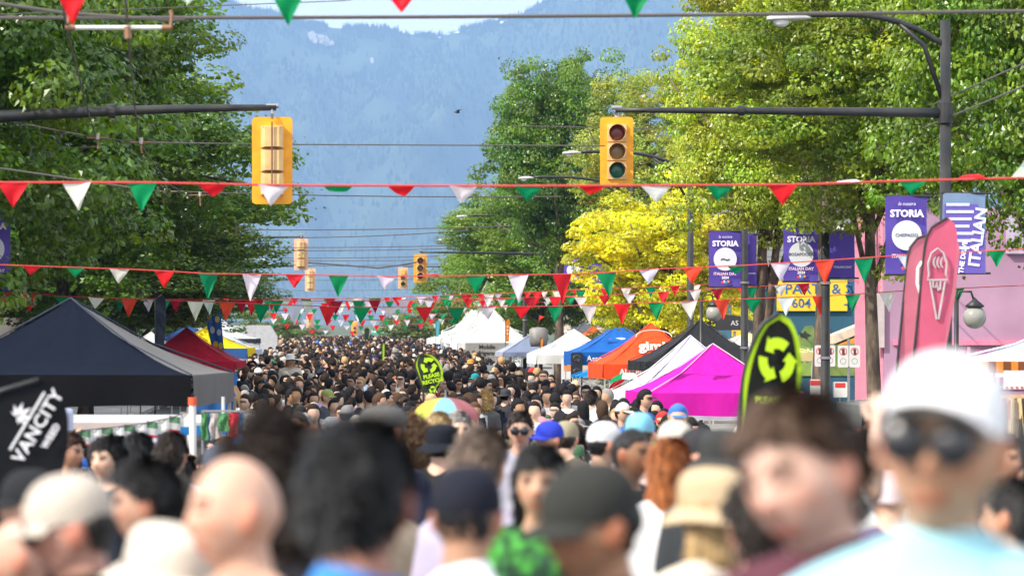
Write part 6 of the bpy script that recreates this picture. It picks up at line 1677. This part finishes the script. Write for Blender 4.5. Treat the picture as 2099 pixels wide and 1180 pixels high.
# ---- the mass of people farther off: full figures merged into one object
def low_person(det):
    """returns arrays: V, F(quads), part index per vertex (0 skin 1 hair 2 shirt 3 legs 4 shades 5 hat brim) for variants"""
    nu, nv = det
    d, F = sph_dirs(nu, nv)
    H = head_pts(d) + HC
    P_ = [(H, F, np.zeros(len(H), int))]
    out = []
    base = []
    def seg(V, F_, k): base.append((V, F_, np.full(len(V), k)))
    seg(H, F, 0)
    n = 8 if nu > 9 else 6
    T = [TORSO[i] for i in (0, 2, 4, 5, 6, 7, 8)] if nu > 9 else [TORSO[i] for i in (0, 4, 6, 8)]
    V, F_ = loft_np([(z, rx + .012, ry + .012, cy) for z, rx, ry, cy in T], n); seg(V, F_, 2)
    def prism(p0, p1, r0, r1, k, m=5):
        p0, p1 = np.array(p0), np.array(p1); ax = p1-p0; ax /= np.linalg.norm(ax); u = np.cross(ax, [0, 1, .2]); u /= np.linalg.norm(u); w = np.cross(ax, u)
        V = [p + (u*math.cos(2*PI*q/m) + w*math.sin(2*PI*q/m))*r for p, r in ((p0, r0), (p1, r1)) for q in range(m)]
        F_ = [(q, (q+1) % m, m + (q+1) % m, m + q) for q in range(m)]
        seg(np.array(V), np.array(F_), k)
    prism((0, .02, 1.43), (0, .005, 1.58), .056, .052, 0, 6)
    for s in (-1, 1):
        prism((s*.18, 0, 1.43), (s*.23, .02, 1.16), .062, .052, 2); prism((s*.23, .02, 1.18), (s*.235, -.06, .88), .042, .03, 0)
        prism((s*.09, 0, .9), (s*.105, .0, .04), .10, .06, 3)
    res = []
    for hk in ('short', 'long', 'bob', 'cap', 'sunhat', 'curly'):
        segs = list(base)
        kind = {'cap': 'short', 'sunhat': 'bob'}.get(hk, hk)
        a = -d[:, 1]; z = d[:, 2]
        zh = np.interp(a, [-1, -.3, .05, .5, 1], [-.72, -.48, -.02, .42, .54]) if kind == 'short' else np.interp(a, [-1, -.2, .25, .6, 1], [-1.1, -.9, -.15, .40, .56])
        m = ss((z - zh)/.25); th = .05 if hk == 'curly' else .024 if hk in ('cap', 'sunhat') else .019
        V = head_pts(d) + d*(th*m - .014*(1-m))[:, None]
        if kind in ('long', 'bob'):
            low = ss((-z + .1)/.6)*m*ss((d[:, 1] + .55)/.5); V[:, 2] -= (.24 if kind == 'long' else .08)*low; V[:, 0] *= 1 + .25*low
        V = V + HC
        part = np.where((z > .15) & (hk in ('cap', 'sunhat')), 5, 1)
        segs.append((V, F, part))
        if hk == 'cap':
            segs.append((np.array([(-.075, -.085, .035), (.075, -.085, .035), (.05, -.165, .015), (-.05, -.165, .015)]) + HC, np.array([(0, 1, 2, 3)]), np.full(4, 5)))
        if hk == 'sunhat':
            m_ = 10; A = np.arange(m_)*2*PI/m_
            i_ = np.stack([.09*np.cos(A), .10*np.sin(A), .04 + 0*A], 1); o_ = np.stack([.17*np.cos(A), .18*np.sin(A), .02 + 0*A], 1)
            segs.append((np.concatenate([i_, o_]) + HC, np.array([(q, (q+1) % m_, m_ + (q+1) % m_, m_ + q) for q in range(m_)]), np.full(2*m_, 5)))
        Vs, Fs = cat_np([(v, f) for v, f, p in segs]); res.append((Vs, Fs, np.concatenate([p for v, f, p in segs])))
    return res
LOD = [low_person((14, 11)), low_person((9, 7))]
hc_pal = np.array([BLK, DBR, BRN, BLD, GRY, RDH]); hc_w = np.array([52, 28, 13, 2.5, 3, 1.]); hc_w /= hc_w.sum()
tc_pal = np.array([q[1] for q in TOPS]); tw = np.array(TW, float); tw /= tw.sum()
ht_pal = np.array([q[2] for q in HATL]); hw = np.array(HATW, float); hw /= hw.sum()
sk_pal = np.array([LT, MD, BR, DK, (.60, .40, .31)]); skw = np.array([6, 6, 3, 1.2, 3.]); skw /= skw.sum()
Vb, Fb, Cb, off = [], [], [], 0
r = np.random.default_rng(77)
for X_, d in far_:
    lod = LOD[0] if d < 115 else LOD[1]
    k = r.choice(6, p=[.49, .25, .11, .07, .02, .06])
    V, F, part = lod[k]
    yaw = r.normal(0, .6) if r.random() < .5 else PI + r.normal(0, .7)
    s = r.normal(1.71 if k in (0, 3) else 1.62, .085)/1.753
    c_, s_ = math.cos(yaw), math.sin(yaw)
    W_ = V * s
    W_ = np.stack([W_[:, 0]*c_ - W_[:, 1]*s_ + X_, W_[:, 0]*s_ + W_[:, 1]*c_ + d, W_[:, 2] + ground(d)], 1)
    pal = np.array([sk_pal[r.choice(5, p=skw)], hc_pal[r.choice(6, p=hc_w)], tc_pal[r.choice(len(TOPS), p=tw)], (.04, .04, .06), (.02, .02, .02), ht_pal[r.choice(len(HATL), p=hw)]]) * r.uniform(.8, 1.2, (6, 1))
    col = pal[part]
    if r.random() < .45:
        hl = V[:, :] - HC; sg_ = (part == 0) & (hl[:, 1] < -.05) & (np.abs(hl[:, 2] - .012) < .022); col = np.where(sg_[:, None], .02, col)
    Vb.append(W_); Fb.append(F + off); Cb.append(col); off += len(V)
M_MASS = mat('crowd_cloth', attr='Col', rough=.8, var=.05, spec=.2)
me = np_mesh('crowd', np.concatenate(Vb), np.concatenate(Fb), M_MASS, True, np.concatenate(Cb))
o = bpy.data.objects.new('crowd', me); COL.objects.link(o)
tag(o, 'dense crowd of festival goers packed down the street to the far signals', 'crowd', kind='stuff')
print('individuals', len(near), 'mass', len(far_), 'mass tris', sum(len(f) for f in Fb)*2)

# ---------------------------------------------------------------- lettering curves become meshes
dg = bpy.context.evaluated_depsgraph_get()
for o_ in [q for q in COL.objects if q.type == 'FONT']:
    me = bpy.data.meshes.new_from_object(o_.evaluated_get(dg)); me.name = 'lettering'
    if not me.materials: me.materials.append(M_INK)
    n_ = bpy.data.objects.new('lettering', me); COL.objects.link(n_)
    n_.parent = o_.parent; n_.location = o_.location; n_.rotation_euler = o_.rotation_euler; n_.scale = o_.scale; n_.color = o_.color
    bpy.data.objects.remove(o_)
